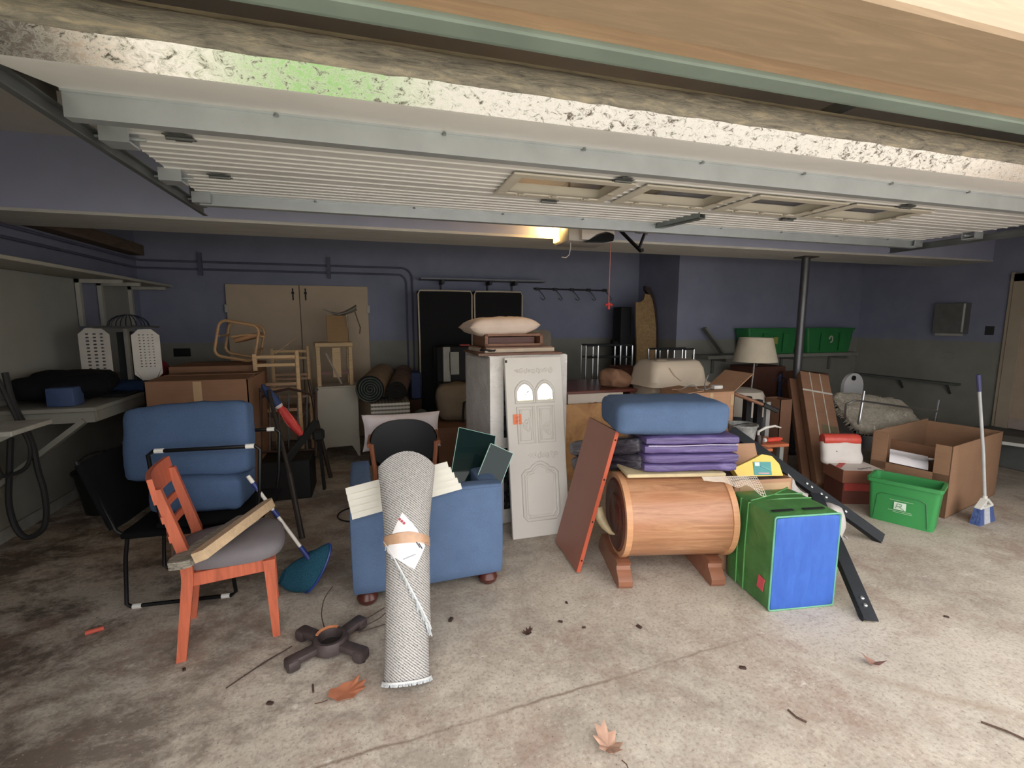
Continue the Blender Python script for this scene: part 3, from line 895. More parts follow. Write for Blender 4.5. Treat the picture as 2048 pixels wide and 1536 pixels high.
one("pine_stud", "clean pine stud with chamfered end lying on orange chair seat", "lumber", MB().prism([(.0, -.045), (.52, -.045), (.56, -.02), (.56, .015), (.53, .03), (.02, .03), (-.01, .01)], .045, frame((-.755, 2.27, .553), (.20, .52, .03), (-.35, .12, 1))), wood((204, 172, 132), 0, .6, .8, 3))
# ================================================================== boxes and clutter, back left
M_CARD = card()
M_CARD2 = card((150, 108, 78))
M_CARD3 = card((186, 140, 104))
def carton(name, label, x0, x1, y0, y1, z0, z1, mat=None, flaps=(), rz=0, group=None, th=.006, tape=None):
    """open-topped carton of real boards; flaps: list of (side, angle, length)"""
    cx, cy = (x0 + x1) / 2, (y0 + y1) / 2
    w, d, h = x1 - x0, y1 - y0, z1 - z0
    c = T(name, label, "box", (cx, cy, z0), rz, group)
    mat = mat or M_CARD
    mb = MB().b2((-w / 2, -d / 2, 0), (w / 2, -d / 2 + th, h)).b2((-w / 2, d / 2 - th, 0), (w / 2, d / 2, h)).b2((-w / 2, -d / 2, 0), (-w / 2 + th, d / 2, h)).b2((w / 2 - th, -d / 2, 0), (w / 2, d / 2, h)).b2((-w / 2, -d / 2, 0), (w / 2, d / 2, th))
    mb.build("body", mat, c, smooth=0)
    for sd, ang, ln in flaps:
        if sd in "fb":
            sy = -1 if sd == "f" else 1
            m = Matrix.Translation((0, sy * (d / 2 - th / 2), h)) @ Matrix.Rotation(R(ang) * -sy, 4, 'X')
            MB().b2((-w / 2 + .004, -th / 2, 0), (w / 2 - .004, th / 2, ln), m).build("flap", mat, c, smooth=0)
        else:
            sx = -1 if sd == "l" else 1
            m = Matrix.Translation((sx * (w / 2 - th / 2), 0, h)) @ Matrix.Rotation(R(ang) * sx, 4, 'Y')
            MB().b2((-th / 2, -d / 2 + .004, 0), (th / 2, d / 2 - .004, ln), m).build("flap", mat, c, smooth=0)
    if tape:
        for a, b in tape:
            MB().b2(a, b).build("tape", P((196, 160, 116), .25, 0, .05), c, smooth=0)
    return c
carton("cardboard_box", "huge tall cardboard box behind the blue cushions", -1.69, -.97, 4.30, 4.98, 0, 1.125, M_CARD2, [("f", -88, .30), ("b", -88, .30)], 0, None, .008, [((-.03, -.3415, .6), (.03, -.3405, 1.12))])
carton("cardboard_box", "second tall cardboard box carrying the bentwood chair", -1.82, -1.10, 5.15, 5.75, 0, 1.165, M_CARD2, [("f", -89, .28), ("b", -89, .28)], 0, None, .008)
# bentwood child's chair lying on its side on that box
M_BENT = wood((196, 150, 96), 0, .5, .75)
bc = T("bentwood_chair", "small bentwood chair lying on its side above the cardboard boxes", "chair", (-1.3, 5.45, 1.18))
def loop(cx, cz, w, h, r, y, tilt, rad, name):
    pts = [(x, 0, zz) for x, zz in rrect(w, h, r, 5)]
    m = TR(cx, y, cz, ry=tilt)
    return MB().tube(pts, rad, 8, closed=True, m=m).build(name, M_BENT, bc, True)
loop(-1.27, 1.40, .36, .36, .07, 5.33, 12, .014, "bent_frame")
loop(-1.27, 1.40, .34, .34, .07, 5.66, 12, .014, "bent_frame")
MB().tube([(-1.42, 5.33, 1.45), (-1.42, 5.66, 1.45)], .009, 8).build("stretcher", M_BENT, bc, True)
MB().tube([(-1.11, 5.33, 1.30), (-1.11, 5.66, 1.30)], .009, 8).build("stretcher", M_BENT, bc, True)
MB().cushion((.05, .30, .24), .02, .005, 6, TR(-1.19, 5.49, 1.43, ry=75), .002).build("seat", wood((180, 128, 80), 0), bc, True)
MB().tube([(-1.32, 5.34, 1.44), (-1.18, 5.345, 1.46), (-1.02, 5.35, 1.44)], .010, 8).build("stretcher", M_BENT, bc, True)
# crib side rails
M_PINE = wood((206, 168, 116), 0, .5, .8)
cb = T("crib_frame", "pale wooden crib with horizontal rails behind the tall boxes", "crib", (-.9, 5.1, 0))
for y in (5.10, 5.98):
    MB().b2((-.715, y - .02, 0), (-.678, y + .02, 1.31), bev=.008).build("post", M_PINE, cb, True)
    for zz in (1.25, 1.17, .98, .93, .72):
        MB().b2((-1.08, y - .014, zz - .016), (-.715, y + .014, zz + .016), bev=.004).build("rail", M_PINE if zz > 1 else wood((170, 132, 96), 0), cb, True)
    MB().b2((-1.09, y - .02, 0), (-1.075 + .02, y + .02, 1.28)).build("post", M_PINE, cb, True)
MB().b2((-1.04, 5.13, .60), (-.70, 5.95, .64)).build("mattress_board", wood((110, 80, 60), 1), cb, True)
one("loose_sticks", "thin pale stick lying across the crib rails", "stick", MB().tube([(-.90, 5.12, 1.278), (-.70, 5.35, 1.44)], .005, 5), wood((190, 160, 120)))
# black cabinet with rods leaning on it
one("black_cabinet", "low black cabinet in the shade behind the folded umbrella", "cabinet", MB().b2((-.98, 4.50, 0), (-.56, 4.92, .36), bev=.008), P((16, 17, 19), .6))
hb = T("metal_headboard", "brown metal headboard with grey spindles leaning in the dark", "headboard", m=frame((-.98, 4.60, .37), (.99, .12, -.05), (-.26, .12, .95)))
M_BRN = P((66, 44, 36), .5, .4)
for x in (.0, .46):
    MB().tube([(x, 0, 0), (x, 0, .60)], .014, 8).build("post", M_BRN, hb)
    MB().lathe([(0, 0), (.02, .006), (.024, .02), (.014, .04), (0, .042)], 10, TR(x, 0, .60)).build("finial", P((90, 84, 80), .4, .6), hb)
MB().tube([(0, 0, .55), (.1, 0, .60), (.23, 0, .63), (.36, 0, .60), (.46, 0, .55)], .012, 8).build("top_rail", M_BRN, hb)
MB().tube([(0, 0, .06), (.46, 0, .06)], .010, 8).build("bottom_rail", M_BRN, hb)
for k in range(5):
    x = .075 + k * .077
    MB().tube([(x, 0, .06), (x, 0, .58)], .006, 6).build("spindle", P((110, 112, 116), .4, .6), hb)
# two dark poles
one("dark_pole", "long dark bronze pole leaning from the floor towards the umbrella", "pole", MB().tube([(-.535, 3.64, .0), (-.60, 3.80, .28), (-.635, 3.885, .43)], .021, 10).tube([(-.635, 3.885, .43), (-.83, 4.36, 1.02)], .016, 10), P((74, 68, 64), .45, .5))
one("dark_pole", "shorter dark brown pole leaning in front of the white cabinet", "pole", MB().tube([(-.44, 5.05, 0), (-.545, 5.07, .60)], .020, 10).tube([(-.545, 5.07, .60), (-.60, 5.08, 1.02)], .014, 10), P((62, 48, 38), .5, .3))
one("black_bag_strap", "black padded strap bag propped diagonally against the dark cabinet", "bag", MB().bar((-.73, 4.40, .40), (-.50, 4.62, .68), .035, .07, bev=.01).b2((-.54, 4.58, .50), (-.44, 4.70, .60), bev=.02).bar((-.47, 4.70, .0), (-.49, 4.66, .53), .02, .03), P((28, 30, 30), .8))
um = T("folded_umbrella", "folded umbrella with dark blue top and red panels", "umbrella", m=frame((-.60, 4.395, .61), (-.53, -.02, .86), (0, -1, 0)))
XA = Matrix.Rotation(R(90), 4, 'Y')
MB().lathe([(.010, 0), (.024, .01), (.036, .07), (.04, .18), (.034, .27), (.028, .30)], 14, XA).build("red_canopy", P((214, 48, 40), .6, 0, .15, 20), um)
MB().lathe([(.028, .30), (.036, .32), (.036, .325)], 14, XA).build("white_band", P((220, 200, 196), .6), um)
MB().lathe([(.036, .325), (.042, .38), (.036, .46), (.018, .52), (.006, .54)], 14, XA).build("blue_canopy", P((40, 60, 104), .7, 0, .15), um)
for k in range(3):
    MB().tube([(.03, .03 * math.cos(2 * k), .03 * math.sin(2 * k)), (.16, .041 * math.cos(2 * k + .6), .041 * math.sin(2 * k + .6)), (.28, .033 * math.cos(2 * k + 1.2), .033 * math.sin(2 * k + 1.2))], .003, 5).build("fold", P((236, 120, 110), .6), um)
# white cabinet with bracket feet
wc = T("white_cabinet", "white low cabinet with curved bracket feet in front of closet doors", "cabinet", (-.40, 5.95, 0), 6)
M_CREAM = P((186, 178, 160), .6, 0, .05, 4, name="cream_cabinet_paint")
MB().b2((-.225, -.16, .13), (.225, .2, .83), bev=.004).build("body", M_CREAM, wc)
MB().b2((-.235, -.17, .83), (.235, .21, .85), bev=.004).build("top", M_CREAM, wc)
for sx in (-1, 1):
    MB().prism([(sx * .225, 0), (sx * .225, .14), (sx * .13, .14), (sx * .15, .11), (sx * .185, .04), (sx * .20, 0)], .02, Matrix(((1, 0, 0, 0), (0, 0, 1, -.162), (0, 1, 0, 0), (0, 0, 0, 1)))).build("foot", M_CREAM, wc)
    MB().b2((sx * .225 - .03 * (sx > 0), .15, 0), (sx * .225 + .03 * (sx < 0), .2, .14)).build("foot", M_CREAM, wc)
# step stool on the cabinet with a bag on it
ss = T("wooden_stool", "small pine stool standing on the white cabinet", "stool", (-.41, 5.94, .852), 8)
M_PINE2 = wood((198, 164, 112), 0, .55, .8)
MB().b2((-.21, -.14, .45), (.20, .14, .50), bev=.006).build("seat", M_PINE2, ss)
for x in (-.18, .17):
    for y in (-.11, .11):
        MB().b2((x - .022, y - .022, 0), (x + .022, y + .022, .45), bev=.003).build("leg", M_PINE2, ss)
MB().b2((-.16, -.12, .13), (.15, -.10, .17)).build("stretcher", wood((110, 60, 44)), ss)
MB().bar((-.10, -.13, .38), (.06, -.13, .02), .02, .035, up=(0, 1, 0)).build("brace", wood((150, 130, 104)), ss)
MB().b2((-.03, -.14, .10), (.06, -.11, .44)).build("front_panel", M_PINE2, ss)
one("paper_bag", "folded brown paper bag standing on the pine stool", "bag", MB().b2((-.47, 5.84, 1.354), (-.24, 5.98, 1.66), bev=.004), card((160, 126, 84)))
bk = T("canvas_hat", "grey canvas hat with dangling straps on the brown paper bag", "hat", (-.33, 5.9, 1.66))
MB().grid(lambda u, v: (-.50 + .36 * u, 5.80 + .22 * v, 1.675 + .07 * abs(2 * u - .9) ** 1.5 + .03 * math.sin(v * 5) * u), 14, 8, thick=.008).build("brim", P((150, 142, 128), .9, 0, .2, 20), bk, True, 60)
MB().tube([(-.16, 5.80, 1.73), (-.13, 5.79, 1.62), (-.10, 5.78, 1.52), (-.11, 5.78, 1.45)], .008, 6).build("strap", P((110, 90, 66), .8), bk, True)
MB().tube([(-.245, 5.80, 1.67), (-.24, 5.80, 1.52)], .008, 6).build("strap", P((170, 160, 140), .8), bk, True)
# rolled rugs
def roll(name, label, p0, p1, r, mat_out, mat_end, turns=5):
    d = Vector(p1) - Vector(p0)
    m = frame(p0, d, (0, 0, 1))
    c = T(name, label, "rug", m=m, group="rolled rugs at the back")
    L = d.length
    MB().grid(lambda u, v: (L * v, r * math.cos(2 * math.pi * u), r * math.sin(2 * math.pi * u)), 28, 3, closeu=True).build("outer_wrap", mat_out, c, smooth=60)
    N = turns * 22
    def sp(u, v):
        a = u * turns * 2 * math.pi
        rr = .015 + (r - .018) * u
        return (L * v * .15, rr * math.cos(a), rr * math.sin(a))
    MB().grid(sp, N, 2, thick=.011).build("spiral_end", mat_end, c, smooth=60)
    MB().lathe([(0, 0), (r * .96, 0)], 24, Matrix.Translation((.03, 0, 0)) @ XA, cap=False).build("core", P((24, 26, 24), .9), c)
    return c
roll("rolled_rug", "rolled rug with green-grey spiral end beside white cabinet", (-.02, 5.40, .85), (.14, 6.25, .90), .155, P((150, 122, 92), .9, 0, .2), P((74, 84, 78), .9, 0, .2))
roll("rolled_rug", "dark brown rolled rug next to the green-grey rolled one", (.262, 5.38, .82), (.40, 6.2, .93), .112, P((104, 80, 64), .9, 0, .25), P((34, 26, 24), .9), 3)
# patterned storage box they rest on
t = NT("grey_wave_print")
sepn = t.n("ShaderNodeSeparateXYZ")
t.l(t.co, sepn.inputs[0])
s1_ = t.math('SINE', t.math('MULTIPLY', sepn.outputs[0], 88.0))
w_ = t.math('ADD', t.math('MULTIPLY', sepn.outputs[2], 150.0), 0.0)
s2_ = t.math('SINE', w_)
t.color(t.mix(t.ramp(t.math('ADD', s2_, t.math('MULTIPLY', t.math('ABSOLUTE', s1_), .5)), [(.46, (0, 0, 0, 1)), (.54, (1, 1, 1, 1))]), rgba((206, 202, 192)), rgba((122, 118, 108))))
M_WAVE = t.set(.8, 0, .2)
one("patterned_box", "white storage box with grey wavy rows printed on it", "box", MB().b2((-.02, 5.32, .32), (.40, 5.78, .70), bev=.006), M_WAVE)
one("storage_crate", "dark grey crate under the patterned storage box", "crate", MB().b2((-.05, 5.34, 0), (.42, 5.80, .318), bev=.01), P((58, 62, 62), .7))
one("blue_bin", "small dark blue bin between the rolled rugs and the black mattresses", "bin", MB().b2((.47, 6.0, .62), (.595, 6.2, .96), bev=.01), P((30, 50, 92), .6))
one("bin_stand", "dark cardboard box carrying the small blue bin", "box", MB().b2((.45, 5.98, 0), (.60, 6.22, .618), bev=.004), card((70, 48, 38)))
one("grey_blanket", "crumpled grey blanket heap beside the patterned box", "blanket", MB().cushion((.17, .36, .60), .07, .02, 12, TR(.515, 5.12, .32), .02, 9), fabric((96, 100, 98)))
# black chair with wooden arms and white pillow
bk = T("office_chair", "black armchair with rounded back and orange wooden arms behind the armchair", "chair", (.25, 4.1, 0), -3)
M_AWD = wood((178, 104, 66), 2, .4)
def backf(u, v):
    a = u * 2 * math.pi
    r_ = .001 + .999 * v
    cx, sz = math.cos(a), math.sin(a)
    k = 1 / (abs(cx) ** 2.6 + abs(sz) ** 2.6) ** (1 / 2.6)
    x, zz = .29 * cx * k * r_, .20 * sz * k * r_
    return (x, .03 + .05 * (1 - (x / .29) ** 2) + .12 * zz, .54 + zz)
MB().grid(backf, 40, 7, closeu=True, thick=.05).build("backrest", P((18, 20, 25), .5, 0, .08), bk, smooth=60)
MB().cushion((.5, .46, .08), .03, .01, 8, TR(0, -.24 + .5, .38), .003).build("seat", P((18, 20, 25), .5, 0, .08), bk)
for sx in (-1, 1):
    MB().tube([(sx * .27, -.02, .56), (sx * .265, -.03, .48), (sx * .25, -.05, .36), (sx * .245, -.06, .30), (sx * .29, -.09, 0)], .020, 8).build("leg", M_AWD, bk)
    MB().tube([(sx * .29, -.03, .55), (sx * .29, .40, .60)], .020, 8).build("arm", M_AWD, bk)
    MB().tube([(sx * .27, .42, 0), (sx * .28, .40, .60)], .018, 8).build("leg", M_AWD, bk)
one("white_pillow", "white pillow with pointed corners tucked behind black armchair", "pillow", MB().pillow(.70, .33, .13, 18, TR(.25, 4.36, .60, rx=82), .012, 21, .07), fabric((226, 214, 216), var=.06))
# bucket lid on the floor
one("wire_hoop", "thin dark wire hoop lying on the floor beside the black armchair", "hoop", MB().tube([(-.14 + .17 * math.cos(R(a)), 3.98 + .16 * math.sin(R(a)), .010) for a in range(0, 360, 12)], .006, 6, closed=True), P((44, 40, 40), .5, .4))
one("clear_lid", "round clear plastic lid lying by the wire hoop", "lid", MB().lathe([(0, .004), (.10, .004), (.13, .02), (.14, .03), (.13, .03), (.09, .012), (0, .012)], 24, TR(-.02, 4.35, 0)), P((120, 110, 104), .25))
# black mattress halves
M_MATT = P((13, 13, 15), .8, 0, .2)
M_PIPE = P((196, 182, 158), .8)
for x0, x1, lb in ((.615, 1.318, "left half of the tall black box spring with cream edges"), (1.352, 2.02, "right half of the tall black box spring behind wrapped cabinet")):
    mt = T("box_spring", lb, "box spring", ((x0 + x1) / 2, 6.35, 0), group="black box springs")
    MB().b2((x0, 6.28, .02), (x1, 6.48, 1.985), bev=.012, seg=2).build("panel", M_MATT, mt, True)
    pts = [(x0 + .005, 6.285, .03), (x0, 6.28, .6), (x0 + .006, 6.285, 1.2), (x0, 6.285, 1.94), (x0 + .02, 6.285, 1.985), ((x0 + x1) / 2, 6.285, 1.988), (x1 - .02, 6.285, 1.985), (x1, 6.285, 1.94), (x1 - .004, 6.285, 1.2), (x1, 6.285, .03)]
    MB().tube(pts, .011, 6).build("piping", M_PIPE, mt, True)
hs = T("hat_shelf", "long grey wall shelf on brackets above the black box springs", "shelf", (1.55, 6.7, 2.0))
MB().b2((.68, 6.52, 2.15), (2.46, 6.80, 2.17)).build("board", P((130, 132, 142), .6), hs, True, 0)
for x in (.98, 1.65, 2.02):
    MB().b2((x - .02, 6.56, 2.10), (x + .02, 6.80, 2.15)).b2((x - .012, 6.78, 1.90), (x + .012, 6.80, 2.15)).build("bracket", P((50, 52, 60), .6), hs, True, 0)
ck = T("coat_rack", "black coat rail with wire hooks on the back wall", "coat rack", (2.96, 6.78, 1.95))
MB().tube([(2.36, 6.77, 2.07), (3.56, 6.77, 2.06)], .012, 8).build("rail", P((40, 42, 50), .5), ck, True)
for k in range(5):
    x = 2.42 + k * .275
    MB().b2((x - .03, 6.755, 2.045), (x + .03, 6.79, 2.085)).build("clamp", P((30, 32, 38), .5), ck, True, 0)
    MB().tube([(x + .01, 6.76, 2.05), (x + .06, 6.74, 1.99), (x + .09, 6.70, 1.92), (x + .05, 6.66, 1.90), (x + .01, 6.68, 1.93)], .005, 6).build("hook", P((70, 72, 80), .5, .5), ck, True)
# between box spring and cabinet
tt = T("tote_bag", "beige tote bag with black straps on a cardboard box", "bag", (.92, 5.0, .50))
MB().cushion((.42, .26, .36), .07, .02, 10, TR(.88, 5.05, .735), .015, 31).build("body", fabric((120, 104, 84)), tt, True)
MB().tube([(.93, 4.915, .42), (.92, 4.91, .60), (.93, 4.905, .74), (.95, 4.905, .75), (1.0, 4.91, .66), (1.10, 4.915, .60)], .013, 6).build("strap", P((20, 18, 18), .8), tt, True)
carton("cardboard_box", "cardboard box with faint print under the beige tote bag", .62, 1.14, 4.72, 5.32, 0, .518, card((120, 84, 62)), [("f", -89, .29), ("b", -89, .29)])
one("dark_suitcase", "black suitcase standing in front of the box springs", "suitcase", MB().b2((.74, 5.55, 0), (1.36, 5.85, 1.30), bev=.02, seg=2), P((14, 14, 16), .7))
one("white_block", "white foam offcut leaning on the black suitcase", "foam block", MB().b2((.80, 5.44, .90), (.88, 5.5, 1.30)).b2((.87, 5.44, .98), (.98, 5.5, 1.24)), P((150, 150, 142), .9))
one("foam_perch", "dark box under the white foam offcut", "box", MB().b2((.72, 5.36, 0), (1.3, 5.54, .895), bev=.005), P((22, 20, 20), .8))
one("red_strap", "red strap end lying on the black suitcase", "strap", MB().b2((1.02, 5.56, 1.302), (1.14, 5.64, 1.32), bev=.005), P((170, 60, 54), .6))
one("grey_tote_lid", "grey-brown rounded chair back behind the wrapped white cabinet", "chair back", MB().prism(rrect(.36, .34, .08), .03, Matrix(((1, 0, 0, 1.77), (0, 0, 1, 5.0), (0, 1, 0, 1.33), (0, 0, 0, 1)))).b2((1.60, 5.0, 0), (1.63, 5.03, 1.3)).b2((1.91, 5.0, 0), (1.94, 5.03, 1.3)), P((110, 100, 88), .7))
# ================================================================== blue armchair
M_BLUE = fabric((84, 108, 144), var=.22)
ac = T("blue_armchair", "blue upholstered armchair seen from behind with bun feet", "armchair", (.285, 2.95, 0), 1.5)
def soft(a, b, name, r=.016):
    c = [(p + q) / 2 for p, q in zip(a, b)]
    return MB().cushion([abs(q - p) for p, q in zip(a, b)], r, .006, 9, TR(*c), .002).build(name, M_BLUE, ac, smooth=60)
soft((-.435, -.345, .085), (.43, -.24, .645), "backrest")
soft((-.435, -.25, .085), (-.31, .42, .64), "arm")
soft((.305, -.25, .085), (.43, .42, .64), "arm")
soft((-.32, -.25, .085), (.315, .40, .36), "seat_base")
MB().tube([(-.425, -.338, .632), (.42, -.338, .632)], .006, 6).build("piping", M_BLUE, ac)
M_BUN = P((84, 38, 30), .28, 0, .2, 14, name="dark_red_varnish")
for x in (-.36, .35):
    for y in (-.28, .35):
        MB().lathe([(0, 0), (.035, .002), (.055, .02), (.06, .04), (.05, .065), (.035, .08), (.035, .10), (0, .10)], 18, TR(x, y, 0)).build("bun_foot", M_BUN, ac)
# glass panes standing in the armchair
t = NT("green_edged_glass")
t.color((.012, .03, .03, 1))
M_GLASS = t.set(.04, 0, .15, **{"Transmission Weight": .35, "IOR": 1.45})
M_GEDGE = P((150, 196, 184), .15, 0, .05)
for o, xd, zd, w, h, lb in (((.41, 2.82, .445), (.8, .0, -.243), (.14, .25, .46), .26, .53, "taller dark glass pane standing in the blue armchair"), ((.525, 2.77, .46), (.80, .0, -.42), (.25, .20, .80), .165, .42, "smaller glass pane with bright edges standing in the blue armchair")):
    m = frame(o, xd, zd)
    g = T("glass_pane", lb, "glass pane", m=m, group="glass panes in the armchair")
    MB().b2((0, 0, 0), (w, .008, h)).build("sheet", M_GLASS, g, smooth=0)
    MB().b2((-.003, -.001, 0), (.0, .009, h)).b2((w, -.001, 0), (w + .003, .009, h)).b2((0, -.001, h), (w, .009, h + .003)).build("polished_edge", M_GEDGE, g, smooth=0)
# white siding offcuts across the armchair back
sd = T("siding_bundle", "stack of white grooved siding boards held by the rolled rug", "siding", m=frame((-.125, 2.555, .555), (.97, .02, .17), (-.24, .10, .97)))
for k in range(5):
    MB().prism([(0, -.022), (0, .0), (.031, .0), (.031, -.002)], .60 - .012 * k, Matrix(((0, 0, 1, 0), (0, 1, 0, 0), (1, 0, 0, .0345 * k), (0, 0, 0, 1)))).build("board", P((224, 220, 208), .6, 0, .04), sd, smooth=0)

# ================================================================== rolled carpet leaning on the armchair
t = NT("grey_flecked_carpet")
mp = t.mapping((1, 1, 1), (0, R(38), 0))
wv = t.n("ShaderNodeTexWave")
wv.inputs["Scale"].default_value = 34
wv.inputs["Distortion"].default_value = 1.2
wv.inputs["Detail"].default_value = 2
wv.bands_direction = 'Z'
t.l(t.mapping((1, 1, 1), (R(-38), 0, 0)), wv.inputs["Vector"])
nz = t.noise(230, 2, .6)
c = t.ramp(wv.outputs["Fac"], [(.25, rgba((88, 86, 86))), (.5, rgba((196, 192, 188)))])
c = t.mix(.42, c, t.ramp(nz, [(.38, rgba((70, 68, 68))), (.55, rgba((196, 192, 188)))]))
t.color(c)
t.bump(nz, .5, .005)
M_RUG = t.set(.95, 0, .1)
rg0, rg1 = Vector((.10, 1.965, .012)), Vector((.165, 2.50, .905))
RM = frame(rg0, rg1 - rg0, (0, -1, .3))         # local x runs up the roll, local z faces the camera side
RL = (rg1 - rg0).length
RM2 = RM @ Matrix(((0, 0, 1, 0), (0, 1, 0, 0), (-1, 0, 0, 0), (0, 0, 0, 1)))   # z up the roll, -x faces the camera
rug = T("rolled_carpet", "light grey rolled carpet with label leaning against the blue armchair", "carpet", m=RM2)
def rr_(h, a):
    k = h / RL
    w = .098 + .036 * max(0, min(1, (k - .60) / .30)) ** 1.2
    d = .092 - .062 * max(0, (k - .72) / .28) ** 1.3
    return w, d
def rugp(h, a, off=0.0):
    w, d = rr_(h, a)
    x = -(d + off) * math.cos(a)
    y = -(w + off) * math.sin(a)
    return Vector((x, y, h))
def rugf(u, v):
    a = u * 2 * math.pi
    # overlapping flap: a diagonal step runs round the lower part
    h = RL * v
    off = .010 if h > (.40 - .20 * math.sin(a)) and abs(((a + math.pi) % (2 * math.pi)) - math.pi) < 1.5 else 0.0
    off += .002 * noise.noise(Vector((a * 4, h * 14, 1)))
    sl = .075 * max(0, (v - .8) / .2) * math.sin(a) ** 2
    return rugp(h - sl, a, off)
MB().grid(rugf, 72, 110, closeu=True).build("roll", M_RUG, rug, smooth=50)
def spiral(u, v):
    a = u * 4 * 2 * math.pi
    k = .18 + .68 * u
    q = rugp(0, a)
    return Vector((q.x * k, q.y * k, v * .03 + .004))
MB().grid(spiral, 120, 2, thick=.010).build("inner_layers", P((120, 118, 116), .95), rug, smooth=60)
def spiral2(u, v):
    a = u * 4 * 2 * math.pi
    k = .12 + .7 * u
    q = rugp(RL, a)
    return Vector((q.x * k, q.y * k, RL - .16 + .07 * v))
MB().grid(spiral2, 120, 2, thick=.010).build("inner_layers", P((120, 118, 116), .95), rug, smooth=60)
M_BIND = P((214, 214, 212), .8)
MB().tube([rugp(.012, R(a), .006) for a in range(-100, 101, 5)], .005, 6).build("bottom_binding", M_BIND, rug)
MB().tube([rugp(.40 - .20 * math.sin(R(a)), R(a), .012) for a in range(-84, 85, 4)], .0036, 6).build("flap_binding", M_BIND, rug)
mb = MB()
random.seed(3)
for k in range(70):
    a = R(-96 + k * 2.8)
    p = rugp(.012, a, .008)
    q = p + Vector((random.uniform(-.006, .004), random.uniform(-.006, .006), -.014))
    mb.tube([p, q], .0025, 4)
for k in range(90):
    a = R(-82 + k * 1.8)
    p = rugp(.40 - .20 * math.sin(a) - .004, a, .006)
    q = p + Vector((random.uniform(-.010, -.001), random.uniform(-.014, .006), random.uniform(-.034, -.014)))
    mb.tube([p, q], .003, 4)
tag(mb.build("fringe", P((190, 196, 200), .9), rug), kind="stuff")
def patch(name, mat, poly, off, par):
    """small flat print wrapped round the roll; poly given as (angle_deg, height)"""
    mb = MB()
    n = 14
    # fan-free: clip grid against polygon bounding rows
    hs = sorted({h for _, h in poly})
    h0, h1 = hs[0], hs[-1]
    def span(h):
        xs = []
        for i in range(len(poly)):
            (a0, y0), (a1, y1) = poly[i], poly[(i + 1) % len(poly)]
            if y0 != y1 and min(y0, y1) - 1e-9 <= h <= max(y0, y1) + 1e-9:
                xs.append(a0 + (a1 - a0) * (h - y0) / (y1 - y0))
        return min(xs), max(xs)
    def f(u, v):
        h = h0 + (h1 - h0) * v
        a0, a1 = span(h)
        return rugp(h, R(a0 + (a1 - a0) * u), off)
    mb.grid(f, n, 24, thick=.0015)
    return mb.build(name, mat, par, smooth=50)
lab = patch("paper_label", P((228, 224, 226), .6, 0, .02), [(-14, .72), (-50, .60), (-60, .55), (14, .46), (48, .565), (20, .645)], .0125, rug)
tp = patch("tape_band", P((196, 152, 116), .22, 0, .14, 20), [(-92, .577), (-92, .622), (0, .632), (92, .600), (92, .556), (0, .588)], .0145, rug)
for da, dh in ((-20, .690), (-15, .680), (-10, .670)):
    patch("red_dot", P((190, 70, 86), .6), [(da, dh + .008), (da - 4, dh), (da, dh - .008), (da + 4, dh)], .0155, lab)
for k, (da, dh) in enumerate(((24, .562), (31, .556))):
    patch("barcode_bar", P((70, 70, 76), .6), [(da - 6, dh + .018), (da - 4, dh + .020), (da + 6, dh - .006), (da + 4, dh - .008)], .0155, lab)
for k in range(4):
    patch("print_line", P((160, 160, 168), .6), [(-12 + k * 6, .505 + .004 * k), (-12 + k * 6, .509 + .004 * k), (0 + k * 6, .516 + .004 * k), (0 + k * 6, .512 + .004 * k)], .0155, lab)

# ================================================================== wrapped white cabinet and what lies on it
t = NT("shrink_wrapped_white")
nw = t.noise(11, 5, .65, t.mapping((1, 1, 1.8)), 1.4)
t.color(t.ramp(t.noise(5, 3), [(.3, rgba((212, 206, 200))), (.7, rgba((232, 228, 224)))]))
t.bump(nw, .55, .03)
M_WRAP = t.set(.22, 0, .6)
wcb = T("wrapped_cabinet", "tall white glass-front cabinet wrapped in plastic film", "cabinet", (.85, 3.46, 0), 6.6)
mb = MB().b2((0, .0, 0), (.018, .58, 1.33)).b2((.642, .0, 0), (.66, .58, 1.33)).b2((0, .56, 0), (.66, .58, 1.33)).b2((0, 0, 0), (.66, .58, .06)).b2((0, 0, 1.31), (.66, .58, 1.335))
mb.build("carcass", M_WRAP, wcb, smooth=0)
mb = MB().b2((.0, -.022, .02), (.11, 0, 1.33)).b2((.55, -.022, .02), (.66, 0, 1.33)).b2((.11, -.022, 1.24), (.55, 0, 1.33)).b2((.11, -.022, .62), (.55, 0, .70)).b2((.11, -.022, .04), (.55, 0, .12))
mb.build("door_frame", M_WRAP, wcb, smooth=0)
t = NT("dark_wrapped_glass")
t.color(t.ramp(t.noise(18, 5, .7, None, 1.5), [(.45, rgba((26, 28, 32))), (.75, rgba((92, 94, 100)))]))
t.bump(t.noise(20, 4, .6, None, 1), .4, .02)
MB().b2((.11, -.012, .12), (.55, -.006, .62)).build("lower_glass", t.set(.15, 0, .6), wcb, smooth=0)
MB().b2((.11, -.012, .70), (.55, -.006, 1.24)).build("upper_glass", t.m, wcb, smooth=0)
MB().b2((.02, .02, .9), (.64, .55, .92)).build("shelf", P((180, 176, 170), .6), wcb, smooth=0)
M_BRW = wood((120, 80, 58), 0, .5)
one("wooden_sheet", "flat brown wooden sheet lying directly on the wrapped cabinet", "wood sheet", MB().b2((.78, 3.50, 1.3355), (1.46, 4.10, 1.352), m=None), M_BRW)
pfm = T("picture_frame", "flat cream-edged frame lying on the brown panel", "frame", (1.12, 3.8, 1.353), 6)
MB().b2((-.29, -.19, 0), (.31, .24, .028)).build("edge", P((196, 176, 150), .5), pfm, smooth=0)
MB().b2((-.28, -.18, .028), (.30, .23, .038)).build("backing", wood((130, 90, 66)), pfm, smooth=0)
